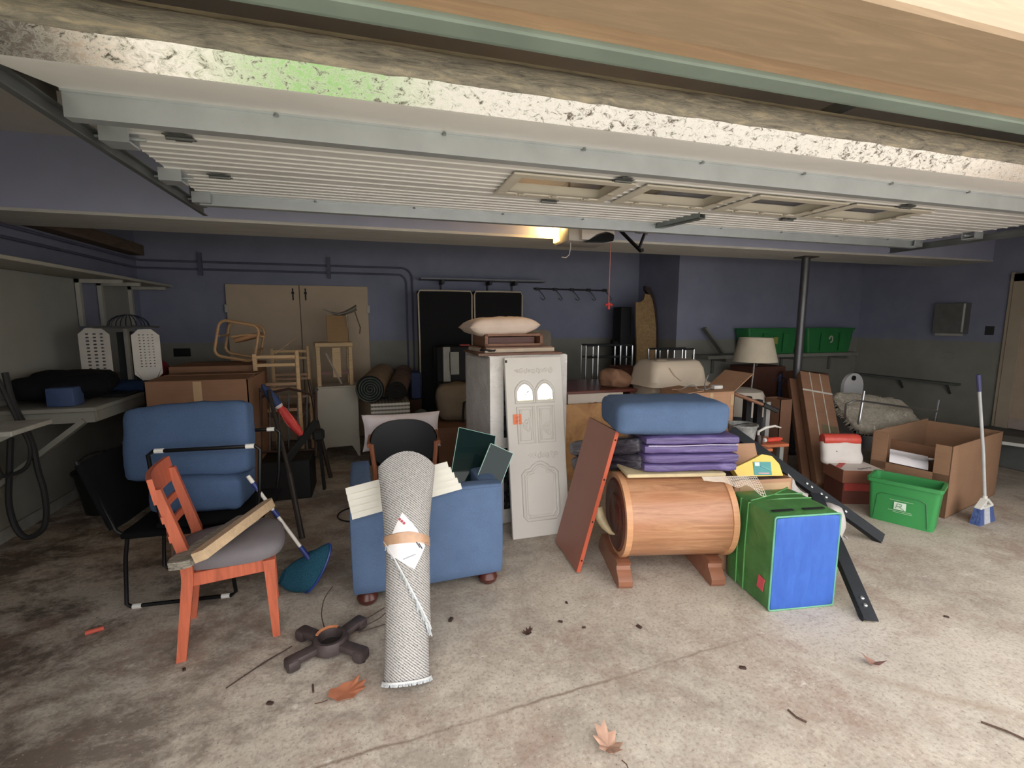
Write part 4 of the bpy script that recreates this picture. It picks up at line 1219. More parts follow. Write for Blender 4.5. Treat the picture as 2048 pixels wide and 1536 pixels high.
tr_ = T("wooden_crate", "shallow brown wooden crate with open side on the frame", "crate", (1.10, 3.82, 1.392), 5)
M_CRT = wood((132, 88, 62), 0, .55)
for a, b in (((-.25, -.16, 0), (.25, -.145, .025)), ((-.25, -.16, .085), (.25, -.145, .105)), ((-.25, -.16, 0), (-.225, .16, .105)), ((.225, -.16, 0), (.25, .16, .105)), ((-.25, .145, 0), (.25, .16, .105)), ((-.25, -.16, .0), (.25, .16, .010))):
    MB().b2(a, b).build("slat", M_CRT, tr_, smooth=0)
MB().b2((-.2, -.10, .012), (.2, .1, .075)).build("inner_panel", wood((92, 46, 36)), tr_, smooth=0)
one("pale_pillow", "pale peach pillow lying on the shallow wooden crate", "pillow", MB().pillow(.60, .40, .15, 20, TR(1.02, 3.80, 1.555, rz=4, ry=-2), .01, 41, .06), fabric((226, 204, 188), var=.06))
one("black_cloth", "black cloth draped over the back of the pale pillow", "cloth", MB().cushion((.42, .16, .09), .04, .02, 9, TR(1.06, 4.05, 1.55), .02, 43), fabric((14, 15, 18)))
one("cable_knot", "dark cable bunch on the left corner of the wrapped cabinet", "cable", MB().tube(hang([(.82, 3.62, 1.372), (.90, 3.58, 1.366), (.95, 3.62, 1.38), (.88, 3.68, 1.388), (.83, 3.6, 1.38), (.92, 3.55, 1.368)], .008, ""), .007, 6), P((40, 30, 28), .6))

# ================================================================== embossed white door panel leaning on the cabinet
DM = frame((.952, 3.165, .002), (1, .0, 0), (0, .172, 1))
M_DWH = P((206, 200, 192), .5, 0, .03, 3, .04, 60, name="white_panel_door_paint")
dp = T("panel_door", "narrow white embossed door panel with two arched windows leaning on cabinet", "door panel", m=DM)
DW, DH, DT = .452, 1.345, .036
MB().b2((0, 0, 0), (DW, DT, DH), bev=.004).build("slab", M_DWH, dp)
XZY = Matrix(((1, 0, 0, 0), (0, 0, -1, 0), (0, 1, 0, 0), (0, 0, 0, 1)))     # (x, z) outline, extruded towards the viewer
def ridge(pts, r=.006, name="moulding", closed=True):
    mb = MB().tube([(x, 0, zz) for x, zz in pts], r * 1.7, 10, closed=closed)
    mb.bm.transform(Matrix.Diagonal((1, .8, 1, 1)))
    return mb.build(name, M_DWH, dp, smooth=80)
def arch(x0, x1, z0, z1, rise=.06):
    n = 12
    top = [(x1 - (x1 - x0) * i / n, z1 + rise * math.sin(math.pi * i / n) ** .8) for i in range(n + 1)]
    return [(x0, z0), (x1, z0)] + top
t = NT("mirror_like_pane")
t.color((.86, .88, .82, 1))
t.bump(t.noise(9, 3, .5, None, .8), .3, .02)
M_MIR = t.set(.06, .95, .6)
for x0, x1 in ((.085, .205), (.245, .365)):
    ridge(arch(x0 - .012, x1 + .012, 1.005, 1.09, .07), .007, "window_moulding")
    ar_ = arch(x0, x1, 1.015, 1.085, .055)
    MB().prism(ar_, .004, XZY).build("window_pane", M_MIR, dp, smooth=0)
    MB().b2((x0, -.006, 1.015), (x1, -.001, 1.022)).build("glazing_bar", P((214, 206, 170), .4, .3), dp, smooth=0)
for x0, x1 in ((.083, .207), (.243, .367)):
    for dd, rr2 in ((0, .006), (.020, .005)):
        ridge([(x0 + dd, .70 + dd), (x1 - dd, .70 + dd), (x1 - dd, .97 - dd), (x0 + dd, .97 - dd)], rr2)
def lower(dd):
    p = [(.10 + dd, .13 + dd + .03), (.125 + dd, .13 + dd), (.345 - dd, .13 + dd), (.37 - dd, .16 + dd), (.37 - dd, .47 - dd)]
    p += [(.345 - dd, .495 - dd), (.31 - dd, .50 - dd), (.29, .525 - dd), (.255, .545 - dd), (.235, .55 - dd), (.215, .545 - dd), (.18, .525 - dd), (.16 + dd, .50 - dd), (.125 + dd, .495 - dd), (.10 + dd, .47 - dd)]
    return p
ridge(lower(0), .008)
ridge(lower(.022), .006)
random.seed(12)
def scrolls(cx, cz, w, h, n):
    for k in range(n):
        x = cx + (k / (n - 1) - .5) * w
        sg = 1 if k % 2 else -1
        pts = [(x + sg * .020 * (1 - q / 14) * math.cos(q * .55 + k), cz + (.4 + .5 * (k % 3) / 2) * h * .35 * math.sin(q * .55 + k) * (1 - q / 16)) for q in range(13)]
        ridge(pts, .0035, "scroll_relief", False)
scrolls(.225, 1.24, .26, .07, 9)
scrolls(.27, .605, .20, .09, 7)
scrolls(.145, .83, .03, .20, 3)
scrolls(.305, .80, .03, .20, 3)
tg = MB().b2((.045, -.0075, .845), (.108, -.006, .92)).build("orange_tag", P((240, 118, 62), .6, 0, .03), dp, smooth=0)
for k, (a, b) in enumerate((((.062, .898), (.094, .902)), ((.068, .884), (.080, .896)), ((.060, .868), (.096, .874)), ((.066, .858), (.074, .870)))):
    MB().bar((a[0], -.008, a[1]), (b[0], -.008, b[1]), .0015, .003, up=(0, 1, 0)).build("pen_stroke", P((80, 40, 20), .7), tg, smooth=0)
MB().b2((.004, -.006, 1.305), (.018, .01, 1.325)).build("corner_clip", P((20, 20, 20), .5), dp, smooth=0)

# ================================================================== red-brown shelf board
pb_u = Vector((.245, .06, .90))
pb_w = Vector((.03, .44, .0))
PBM = frame((1.215, 2.60, .012), pb_w, pb_u)
sb = T("shelf_board", "long red-brown shelf board leaning against the stacked mats", "board", m=PBM)
M_SBF = P((150, 94, 76), .42, 0, .06, 3, name="satin_brown_face")
M_SBE = P((190, 78, 40), .5, 0, .08, 4, name="orange_board_edge")
MB().b2((.006, -.012, 0), (.44, .012, .935)).build("face", M_SBF, sb, smooth=0)
MB().b2((-.002, -.0125, 0), (.006, .0125, .935)).build("front_edge", M_SBE, sb, smooth=0)
for h in (.08, .34, .62, .88):
    MB().lathe([(0, 0), (.006, 0), (.006, .003), (0, .003)], 8, Matrix.Translation((-.0025, .0, h)) @ Matrix.Rotation(R(-90), 4, 'Y')).build("peg_hole", P((60, 22, 12), .8), sb)
# ================================================================== barrel-shaped wooden chest
A_, B_ = Vector((1.456, 2.58, .382)), Vector((2.11, 2.418, .382))
CM = frame(A_, B_ - A_, (0, 0, 1))
CL, CR = (B_ - A_).length, .2586
t = NT("honey_wood_veneer")
f = t.noise(1.3, 7, .66, t.mapping((1.5, 14, 14)), 1.6)
g = t.noise(2.2, 3, .5, t.mapping((1, 3, 3)))
c = t.ramp(f, [(.25, rgba((136, 88, 54))), (.48, rgba((176, 122, 80))), (.7, rgba((200, 148, 104)))])
c = t.mix(t.ramp(g, [(.4, (0, 0, 0, 1)), (.65, (.5, .5, .5, 1))]), c, rgba((172, 104, 66)))
t.color(c)
M_HONEY = t.set(.30, 0, .5)
M_DKW = wood((92, 46, 32), 1, .35, .6, 4)
M_RIM = wood((206, 146, 96), 0, .35, .85, 3)
ch = T("barrel_chest", "round honey-coloured wooden barrel chest lying on scroll feet", "chest", m=CM)
def cyl(x0, x1, r, m=None):
    return MB().lathe([(r, x0), (r, x1)], 48, XA)
cyl(.02, CL - .02, CR - .004).build("barrel", M_HONEY, ch)
for x0, x1 in ((.0, .036), (CL - .036, CL)):
    MB().lathe([(CR - .03, x0), (CR + .004, x0), (CR + .004, x1), (CR - .03, x1), (CR - .03, x0)], 48, XA, cap=False).build("rim_band", M_RIM, ch)
for sgn, x in ((-1, 0.0), (1, CL)):
    prof = [(CR - .028, x + .004 * -sgn), (CR - .045, x + .010 * sgn), (CR - .07, x + .002 * sgn), (.135, x - .004 * sgn), (.12, x + .008 * sgn), (.10, x + .0 * sgn), (.07, x - .002 * sgn), (.055, x + .008 * sgn), (.03, x + .002 * sgn), (0, x + .004 * sgn)]
    MB().lathe(prof, 40, XA, cap=False).build("end_disc", M_DKW, ch)
# scroll feet: S-profile boards across the chest
foot = [(-.30, -.382), (.215, -.382), (.228, -.362), (.226, -.335), (.203, -.308), (.172, -.285), (.166, -.262), (.186, -.238), (.10, -.232), (.0, -.255), (-.12, -.232), (-.22, -.235), (-.27, -.30), (-.29, -.33), (-.305, -.36)]
for x in (-.03, CL - .135):
    m = Matrix(((0, 0, 1, x), (-1, 0, 0, -.0), (0, 1, 0, 0), (0, 0, 0, 1)))
    MB().prism([(-a if True else a, b) for a, b in foot], .085, Matrix(((0, 0, 1, x), (1, 0, 0, 0), (0, 1, 0, 0), (0, 0, 0, 1)))).build("scroll_foot", wood((146, 92, 64), 0, .3, .75, 3), ch, smooth=30)
# horn
one("cow_horn", "pale curved horn lying against the end of the barrel chest", "horn", MB().tube([(1.365, 2.66, .40), (1.375, 2.635, .35), (1.395, 2.60, .30), (1.42, 2.565, .265), (1.44, 2.55, .258)], [.038, .036, .028, .014, .004], 12), P((170, 150, 110), .4, 0, .2, 14))
# cream pad, net cloth on the chest
RZM = -13.5
one("cream_pad", "thin cream sheet between the barrel chest and the purple mats", "pad", MB().box((0, 0, 0), (.62, .24, .022), TR(1.80, 2.52, .658, rz=RZM), bev=.006), P((206, 186, 140), .8))
t = NT("open_mesh_cloth")
t.color(rgba((222, 206, 188)))
M_NET = t.set(.9, 0, .1)
mb = MB()
nm = TR(1.97, 2.33, .655, rz=RZM)
def netp(u, v):
    x = -.10 + .33 * u
    d = (.03 + .085 * (u ** 1.3) * (1.0 + .35 * math.sin(u * 15))) * v
    # follow the barrel: fall forward and down
    ang = (d + .0) / CR
    yy = -.10 - CR * math.sin(ang * 1.0) * .9 + .08
    zz = .014 - CR * (1 - math.cos(ang)) * 1.0 - d * .35 + .012
    return Vector((x, yy - .05, zz))
for i in range(26):
    mb.tube([netp(i / 25, j / 9) for j in range(10)], .0016, 4, m=nm)
for j in range(9):
    mb.tube([netp(i / 24, j / 8) for i in range(25)], .0016, 4, m=nm)
one("mesh_cloth", "cream open-mesh cloth drooping over the right top of the barrel chest", "cloth", mb, M_NET)
# purple mats
t = NT("purple_vinyl")
nw = t.noise(9, 5, .6, t.mapping((.35, 1, 2.4)), 1.0)
t.color(t.ramp(nw, [(.3, rgba((76, 62, 112))), (.6, rgba((100, 84, 142))), (.8, rgba((136, 120, 176)))]))
t.bump(nw, .6, .02)
M_PUR = t.set(.32, 0, .5)
t = NT("clear_wrapped_dark_mat")
nw = t.noise(8, 5, .6, t.mapping((.5, 1, 2.5)), 1.4)
t.color(t.ramp(nw, [(.35, rgba((40, 36, 50))), (.6, rgba((86, 84, 96))), (.8, rgba((170, 170, 178)))]))
t.bump(nw, .7, .03)
M_SILV = t.set(.2, 0, .6)
MM = TR(1.58, 2.465, .672, rz=RZM)
pm = T("folded_mat", "folded purple vinyl gym mat stacked on the barrel chest", "mat", m=MM)
for k, (z0, z1) in enumerate(((.0, .055), (.057, .115), (.118, .172), (.175, .228))):
    MB().cushion((.59, .36, z1 - z0), .018, .004, 11, TR(.295 + .004 * (k % 2), .18 + .006 * ((k + 1) % 2), (z0 + z1) / 2), .009, 50 + k * 3).build("layer", M_PUR, pm, smooth=60)
MB().tube([(.02, -.004, .172), (.2, -.006, .170), (.4, -.005, .175), (.58, -.004, .172)], .003, 5).build("seam", P((208, 200, 228), .3), pm)
SM = frame((1.575, 2.50, .668), (-.20, .72, -.20), (0, 0, 1))
sm = T("wrapped_mat", "dark mat in clear plastic film drooping behind the leaning board", "mat", m=SM)
for k, (z0, z1) in enumerate(((.0, .105), (.108, .215))):
    MB().cushion((.70, .24, z1 - z0), .03, .008, 11, TR(.35, -.13, (z0 + z1) / 2), .008, 60 + k).build("layer", M_SILV, sm, smooth=60)
one("blue_cushion", "blue sofa cushion lying on top of the purple mat", "cushion", MB().cushion((.70, .44, .195), .05, .012, 13, TR(1.80, 2.63, 1.005, rz=RZM), .006, 71), fabric((82, 106, 142), var=.25), "blue sofa cushions")
# ================================================================== green and blue foam block
FB = T("foam_block", "soft play block with blue front and green vinyl sides", "foam block", (2.285, 2.105, 0), -8.2)
t = NT("green_vinyl")
nw = t.noise(6, 4, .6, None, .6)
t.color(t.ramp(nw, [(.3, rgba((46, 104, 42))), (.7, rgba((68, 134, 58)))]))
t.bump(nw, .5, .02)
M_GRV = t.set(.38, 0, .45)
t = NT("blue_vinyl")
nw = t.noise(9, 4, .6, t.mapping((2.5, 1, .8)), .8)
t.color(t.ramp(nw, [(.3, rgba((40, 88, 178))), (.7, rgba((48, 100, 192)))]))
t.bump(nw, .12, .01)
M_BLV = t.set(.55, 0, .3)
MB().cushion((.405, .40, .55), .016, .006, 13, TR(0, 0, .276), .003, 81).build("body", M_GRV, FB, smooth=60)
MB().cushion((.385, .012, .525), .006, .004, 12, TR(0, -.2015, .277), .002, 82).build("blue_front", M_BLV, FB, smooth=60)
MB().tube([(x, -.200, .277 + zz) for x, zz in rrect(.398, .542, .012, 3)], .0055, 6, closed=True).build("front_piping", P((84, 164, 124), .4), FB)
for y in (.02, .09):
    MB().tube([(-.207, y, .01), (-.208, y + .004, .3), (-.205, y, .545), (0, y, .557), (.2, y, .553)], .005, 6).build("strap_seam", P((72, 146, 66), .4), FB)
MB().tube([(-.19, .02, .558), (0, .08, .562), (.18, .19, .556)], .005, 6).build("strap_seam", P((66, 138, 60), .4), FB)
for x in (-.115, .075):
    MB().b2((x - .065, -.155, .560), (x + .065, -.135, .5635)).build("velcro_strip", P((16, 16, 18), .9), FB, smooth=0)
MB().box((0, 0, 0), (.004, .05, .075), TR(-.2085, -.135, .135, rz=0, rx=8)).build("red_tab", P((206, 70, 84), .6), FB, smooth=0)
# ================================================================== black steel bars
M_BAR = P((34, 38, 44), .5, .3, .15, 12, name="black_painted_steel")
def flatbar(p0, p1, w, th, up, label, bolts, flange=True):
    p0, p1 = Vector(p0), Vector(p1)
    m = frame(p0, p1 - p0, up)
    L = (p1 - p0).length
    c = T("steel_rail", label, "steel rail", m=m)
    mb = MB().prism([(0, -w / 2), (L - .02, -w / 2), (L, -w / 4), (L, w / 2), (.01, w / 2), (0, w / 3)], th)
    if flange:
        mb.b2((0, w / 2 - .004, -.03), (L, w / 2, th))
    mb.build("angle", M_BAR, c, smooth=0)
    for bx in bolts:
        MB().lathe([(0, 0), (.012, 0), (.010, .008), (0, .010)], 8, TR(bx, 0, th)).build("bolt_head", P((190, 194, 196), .25, .9), c)
    return c
flatbar((3.53, 2.375, .022), (2.70, 3.02, .75), .085, .006, (-.15, -.6, .55), "long black steel rail with bolts sloping down behind the foam block", (.46, .50, .58, .62, .30))
flatbar((2.505, 1.70, .012), (2.80, 2.33, .46), .075, .006, (-.3, -.75, .4), "black steel rail ending on the floor right of the foam block", (.08, .12), True)
# ================================================================== cartons behind the block
carton("cardboard_box", "open cardboard box holding the yellow bag behind foam block", 2.27, 2.69, 2.42, 2.76, 0, .56, M_CARD3, [("b", 25, .15)], -8, None, .006, [((-.17, -.1725, .49), (.19, -.1705, .535))])
one("box_filler", "dark crumpled paper filling the box under the yellow bag", "paper", MB().cushion((.37, .29, .10), .04, .005, 9, TR(2.48, 2.59, .49, rz=-8), .02, 91), P((70, 54, 48), .9))
one("small_carton", "low plain carton on the floor under the barrel chest", "box", MB().box((0, 0, 0), (.10, .13, .15), TR(2.115, 2.45, .0755, rz=-6)), M_CARD3)
yb = T("yellow_bag", "bright yellow bag with teal label in the open box", "bag", (2.48, 2.56, .54))
MB().prism([(0, 0), (.33, -.01), (.315, .07), (.27, .125), (.20, .14), (.10, .10), (-.03, .055)], .05, frame((2.33, 2.55, .55), (.99, -.14, 0), (0, -.94, .34))).build("body", P((226, 190, 30), .4, 0, .06), yb, True, 60)
lbm = frame((2.44, 2.488, .572), (.985, -.14, -.05), (0, .34, 1))
lb_ = MB().b2((0, -.002, 0), (.13, .0, .088), lbm).build("teal_label", P((40, 142, 142), .4, 0, .1), yb, True, 0)
MB().b2((.01, -.003, .06), (.045, -.0022, .085), lbm).build("label_patch", P((210, 222, 220), .5), lb_, True, 0)
MB().bar(lbm @ Vector((.05, -.003, .06)), lbm @ Vector((.125, -.003, .03)), .002, .010, up=(0, -1, 0)).build("label_stroke", P((150, 214, 210), .5), lb_, True, 0)
MB().b2((.03, -.003, .008), (.11, -.0022, .016), lbm).build("label_line", P((206, 150, 150), .5), lb_, True, 0)
one("plastic_sheet", "crumpled clear grey plastic sheet beside the long black rail", "plastic sheet", MB().grid(lambda u, v: (2.98 + .30 * u, 2.62 - .18 * u + .1 * v, .02 + .44 * (1 - u) * (.4 + .6 * v) + .05 * noise.noise(Vector((u * 6, v * 6, 2)))), 16, 12, thick=.003), P((176, 170, 166), .25, 0, .15, 14, .5, 12))
one("white_sack", "white plastic sack slumped behind the foam block", "sack", MB().cushion((.15, .18, .32), .06, .02, 10, TR(2.95, 2.36, .185, ry=8), .02, 97), P((190, 184, 180), .35, 0, .08))
# ================================================================== small orange tables with tools
M_OTB = wood((198, 106, 58), 0, .35, .8, 3)
st = T("side_table", "small orange wooden table under the dusty bucket", "table", (3.0, 3.32, 0))
MB().b2((2.66, 3.12, .50), (3.24, 3.52, .525), bev=.004).build("top", M_OTB, st, True)
for x in (2.69, 3.20):
    for y in (3.15, 3.49):
        MB().b2((x - .018, y - .018, 0), (x + .018, y + .018, .50)).build("leg", M_OTB, st, True)
bkt = T("dusty_bucket", "dusty grey plastic bucket on the small orange table", "bucket", (3.08, 3.31, .526))
t = NT("dusty_plastic")
t.color(t.ramp(t.noise(14, 5, .7), [(.35, rgba((110, 110, 108))), (.65, rgba((170, 170, 166)))]))
MB().lathe([(0, 0), (.095, 0), (.118, .17), (.128, .172), (.128, .185), (.112, .185), (.09, .01), (0, .01)], 28, TR(3.08, 3.31, .526)).build("body", t.set(.6), bkt, True)
MB().tube([(3.08 + .125 * math.cos(R(a)), 3.31 - .02 + .05 * math.sin(R(a)), .70 - .03 * math.sin(R(a))) for a in range(180, 361, 15)], .004, 5).build("handle", P((40, 40, 40), .5), bkt, True)
so = T("orange_stool", "orange wooden stool with tools on it", "stool", (3.50, 3.52, 0), -6)
MB().b2((-.19, -.14, .445), (.19, .16, .475), bev=.006).build("seat", M_OTB, so)
for x in (-.13, .13):
    for y in (-.1, .12):
        MB().b2((x - .02, y - .02, 0), (x + .02, y + .02, .445)).build("leg", P((146, 146, 142), .5, .4), so)
sd_ = T("caulk_tube", "red tool handle with white collar lying on orange stool", "tool", (3.53, 3.46, .477))
MB().lathe([(.0, 0), (.018, 0), (.022, .03), (.022, .14), (.012, .17), (0, .17)], 12, Matrix.Translation((3.50, 3.45, .50)) @ XA).build("handle", P((222, 64, 36), .4), sd_, True)
MB().lathe([(.014, 0), (.02, .004), (.02, .03), (.014, .034)], 12, Matrix.Translation((3.455, 3.45, .50)) @ XA).build("collar", P((220, 216, 208), .4), sd_, True)
one("dark_jar", "small dark jar beside the red tool on orange stool", "jar", MB().lathe([(0, 0), (.035, 0), (.037, .06), (.03, .075), (.03, .09), (0, .09)], 16, TR(3.39, 3.44, .476)), P((50, 34, 32), .4))
one("white_strip", "curved white plastic strip sticking out over the orange stool", "plastic strip", MB().tube([(3.36, 3.41, .60), (3.43, 3.40, .635), (3.52, 3.39, .645), (3.60, 3.40, .622)], [.010, .012, .010, .005], 8).bar((3.37, 3.42, .568), (3.36, 3.41, .605), .02), P((222, 218, 208), .4))
# upright posts behind the stool
one("perforated_post", "white perforated steel strip standing behind the orange stool", "steel strip", MB().b2((3.74, 3.72, 0), (3.79, 3.725, .80)).b2((3.74, 3.72, 0), (3.744, 3.75, .80)), P((176, 176, 174), .4, .4))
for x, lb in ((3.55, "thick black post behind the orange stool, left of the white strip"), (3.685, "thin black post touching the white perforated strip")):
    one("black_post", lb, "post", MB().b2((x - .03, 3.74, 0), (x + .03, 3.80, .80 + (.02 if x > 3.6 else .06)), bev=.003), P((20, 20, 22), .5), "black posts behind the stool")
hm = T("long_handle_tool", "wooden tool handle with black head sloping behind the orange stool", "tool", (3.5, 3.68, .8))
MB().tube([(3.30, 3.80, .925), (3.45, 3.68, .86), (3.62, 3.62, .79)], [.02, .018, .016], 10).build("handle", wood((140, 92, 62), 0), hm, True)
MB().bar((3.60, 3.63, .80), (3.74, 3.58, .735), .05, .045, bev=.008).build("head", P((28, 28, 28), .6), hm, True)
# domed bin
db = T("domed_bin", "white domed plastic bin with dark base behind the posts", "bin", (3.98, 4.32, 0))
MB().lathe([(.24, 0), (.27, .03), (.275, .53), (.25, .56)], 30, TR(3.98, 4.32, 0)).build("base", P((66, 72, 80), .5), db, True)
MB().lathe([(.25, .56), (.285, .57), (.28, .62), (.245, .76), (.21, .825), (.12, .85), (0, .852)], 30, TR(3.98, 4.32, 0)).build("dome", P((196, 186, 170), .5, 0, .05), db, True)
MB().b2((3.80, 4.045, .60), (3.85, 4.06, .615)).build("latch", P((90, 86, 80), .5), db, True, 0)
# floor lamp
fl = T("floor_lamp", "floor lamp with cream cone shade in front of the green bins", "lamp", (4.40, 4.62, 0))
MB().lathe([(.0, 0), (.13, 0), (.13, .02), (.02, .035), (.012, .05), (.010, .6)], 20, TR(4.40, 4.62, 0)).tube([(4.40, 4.62, .58), (4.395, 4.62, .8), (4.41, 4.62, 1.0), (4.415, 4.62, 1.14)], .009, 8).build("stem", P((146, 144, 140), .4, .3), fl, True)
MB().tube([(4.42, 4.60, 1.10), (4.425, 4.59, 1.06)], .012, 8).build("switch", P((60, 60, 62), .5), fl, True)
mb = MB()
mb.grid(lambda u, v: (4.415 + (.25 - .068 * v) * math.cos(2 * math.pi * u), 4.62 + (.25 - .068 * v) * math.sin(2 * math.pi * u), 1.115 + .285 * v), 40, 2, closeu=True, thick=.004)
mb.build("shade", fabric((204, 192, 168), var=.05, scale=200), fl, True, 60)
# ================================================================== carton with open flap, litter box, table at the back
carton("cardboard_box", "cardboard box with one raised flap behind the blue cushion", 2.70, 3.24, 3.60, 3.98, .46, .945, M_CARD3, [("r", 52, .26), ("l", -84, .2), ("f", -86, .17), ("b", -86, .17)], 0, None, .006, [((-.005, -.1925, .28), (.03, -.1905, .48)), ((.225, -.1925, .36), (.262, -.1905, .46))])
one("dark_crate", "dark wooden crate below the cardboard box with raised flap", "crate", MB().b2((2.66, 3.58, 0), (3.28, 4.0, .458), bev=.004), wood((66, 46, 38)))
wa = T("white_adapter", "white power adapter with grey cable on the cardboard box", "adapter", (3.1, 3.75, .958))
MB().b2((3.06, 3.66, .962), (3.16, 3.73, 1.0), bev=.012, seg=2).build("brick", P((206, 202, 196), .4), wa, True)
MB().tube(hang([(3.06, 3.7, .98), (2.98, 3.68, .965), (3.0, 3.72, 1.02), (3.05, 3.74, 1.09)], .005, ""), .006, 6).tube(hang([(3.0, 3.7, .966), (2.9, 3.68, .966), (2.85, 3.7, 1.01), (2.75, 3.74, .966)], .005, ""), .005, 6).build("cable", P((130, 128, 126), .5), wa, True)
one("pink_ribbon", "pink plastic bow on the front of the flap box", "ribbon", MB().cushion((.16, .03, .05), .012, .005, 6, TR(3.0, 3.575, .69), .012, 101), P((224, 170, 176), .4))
lt = T("litter_box", "cream hooded plastic litter box on top of stacked boxes", "litter box", (3.05, 4.40, .64))
M_LIT = P((214, 196, 172), .45, 0, .04, 4, name="cream_plastic")
def rr_loft(levels, name, mat, m, par):
    mb = MB()
    rings = []
    for w, d, r, zz in levels:
        rings.append([mb.bm.verts.new((x, y, zz)) for x, y in rrect(w, d, r, 5)])
    for A, B in zip(rings, rings[1:]):
        n = len(A)
        for k in range(n):
            mb.bm.faces.new((A[k], A[(k + 1) % n], B[(k + 1) % n], B[k]))
    mb.bm.faces.new(rings[0][::-1])
    mb.bm.faces.new(rings[-1])
    mb.bm.transform(m)
    return mb.build(name, mat, par, True, 50)
lm = TR(3.08, 4.42, .64, rz=3)
rr_loft([(.56, .36, .06, 0), (.66, .44, .07, .27), (.72, .50, .08, .28)], "tray", M_LIT, lm, lt)
rr_loft([(.76, .54, .08, .275), (.78, .56, .09, .285), (.76, .54, .09, .31), (.70, .48, .09, .33), (.66, .44, .09, .46), (.60, .38, .10, .53), (.54, .32, .09, .545)], "hood", M_LIT, lm, lt)
MB().tube([(-.16, -.232, .48), (-.10, -.243, .40), (-.02, -.25, .345)], .006, 6, m=lm).build("hood_crease", M_LIT, lt, True)
MB().tube([(-.22, .02, .548), (-.22, -.1, .548), (-.12, -.12, .548)], .010, 6, m=lm).build("top_groove", P((160, 142, 122), .5), lt, True)
one("box_stack", "brown cartons stacked under the cream litter box", "box", MB().b2((2.74, 4.14, 0), (3.44, 4.72, .635), bev=.004), card((120, 82, 60)))
rt = T("red_table", "dark red-brown table top holding the paper bag", "table", (2.42, 4.85, 0))
MB().b2((1.88, 4.40, .855), (2.70, 5.30, .885), bev=.004).build("top", wood((112, 56, 44), 0, .35), rt, True)
for x in (1.92, 2.66):
    for y in (4.46, 5.26):
        MB().b2((x - .025, y - .025, 0), (x + .025, y + .025, .855)).build("leg", wood((96, 50, 40), 2), rt, True)
mb = MB()
random.seed(5)
pts = [(0, .115)] + [(.62, .115)] + [(.62 - .62 * k / 16, random.uniform(.0, .028)) for k in range(17)]
mb.prism(pts, .03, Matrix(((1, 0, 0, 1.89), (0, 0, 1, 4.365), (0, 1, 0, .745), (0, 0, 0, 1))))
one("foam_board", "white foam board with torn lower edge along the red table", "foam board", mb, P((206, 192, 178), .9, 0, .05))
t = NT("golden_plywood")
f = t.noise(5, 6, .65, None, .8)
t.color(t.ramp(f, [(.3, rgba((156, 100, 44))), (.6, rgba((196, 142, 74)))]))
one("plywood_panel", "golden plywood panel standing behind the mats", "plywood", MB().b2((1.80, 4.28, 0), (2.62, 4.31, .775), bev=.003), t.set(.6))
one("crumpled_paper_bag", "crumpled brown paper bag lying on the red table", "bag", MB().cushion((.30, .26, .17), .06, .02, 9, TR(2.55, 4.62, .975, rz=20, ry=12), .03, 111), card((150, 108, 80)))
one("brown_carton", "upright dark brown carton beside the litter box", "box", MB().b2((2.78, 4.80, 0), (3.04, 5.2, 1.06), bev=.004), card((104, 64, 50)))
# chrome walking frames
M_CHR = P((190, 194, 198), .2, .95, .05, name="chrome_tube")
def walker(x0, x1, y, ztop, label, rz=0):
    w = T("walking_frame", label, "walking frame", ((x0 + x1) / 2, y, 0), rz, "folded chrome walking frames")
    hw = (x1 - x0) / 2
    for yy in (-.09, .09):
        for x in (-hw, -hw + .16, hw - .16, hw):
            MB().tube([(x, yy, .0), (x, yy, ztop)], .012, 8).build("leg", M_CHR, w)
        MB().tube([(-hw, yy, ztop), (hw, yy, ztop)], .012, 8).build("top_rail", P((60, 64, 66), .4, .6), w)
        MB().tube([(-hw, yy, ztop - .15), (hw, yy, ztop - .15)], .010, 8).build("middle_rail", P((60, 64, 66), .4, .6), w)
    return w
walker(2.60, 3.22, 5.50, 1.29, "left chrome walking frame standing at the back behind red table", -6)
walker(3.34, 3.86, 5.12, 1.25, "right chrome walking frame standing at the back behind litter box", -4)
# tan board with curved top
tbm = Matrix(((1, 0, 0, 3.66), (0, 0, 1, 6.12), (0, 1, 0, 0), (0, 0, 0, 1)))
tbd = T("curved_board", "tall tan board with curved notched top leaning in the corner", "board", (3.85, 6.2, 0))
t = NT("tan_speckled_board")
t.color(t.ramp(t.noise(30, 4, .7), [(.3, rgba((128, 98, 52))), (.7, rgba((170, 134, 80)))]))
MB().prism([(.06, 0), (.40, 0), (.385, 1.2), (.37, 1.5), (.33, 1.75), (.29, 1.9), (.25, 1.97), (.17, 1.985), (.15, 1.90), (.11, 1.87), (.02, 1.86), (.03, 1.6), (.06, 1.2)], .03, tbm).build("face", t.set(.7), tbd, True, 20)
MB().prism([(.36, 0), (.47, 0), (.46, 1.2), (.44, 1.5), (.40, 1.78), (.34, 1.98), (.27, 2.08), (.20, 2.10), (.20, 2.04), (.27, 1.97), (.33, 1.82), (.37, 1.5)], .06, Matrix.Translation((0, .05, 0)) @ tbm).build("dark_edge", wood((52, 38, 34), 2), tbd, True, 20)
one("black_case", "tall narrow black case beside the tan curved board", "case", MB().b2((3.52, 6.25, 0), (3.70, 6.50, 1.80), bev=.02, seg=2).b2((3.44, 6.3, 1.2), (3.53, 6.42, 1.32), bev=.02), P((16, 17, 20), .7))
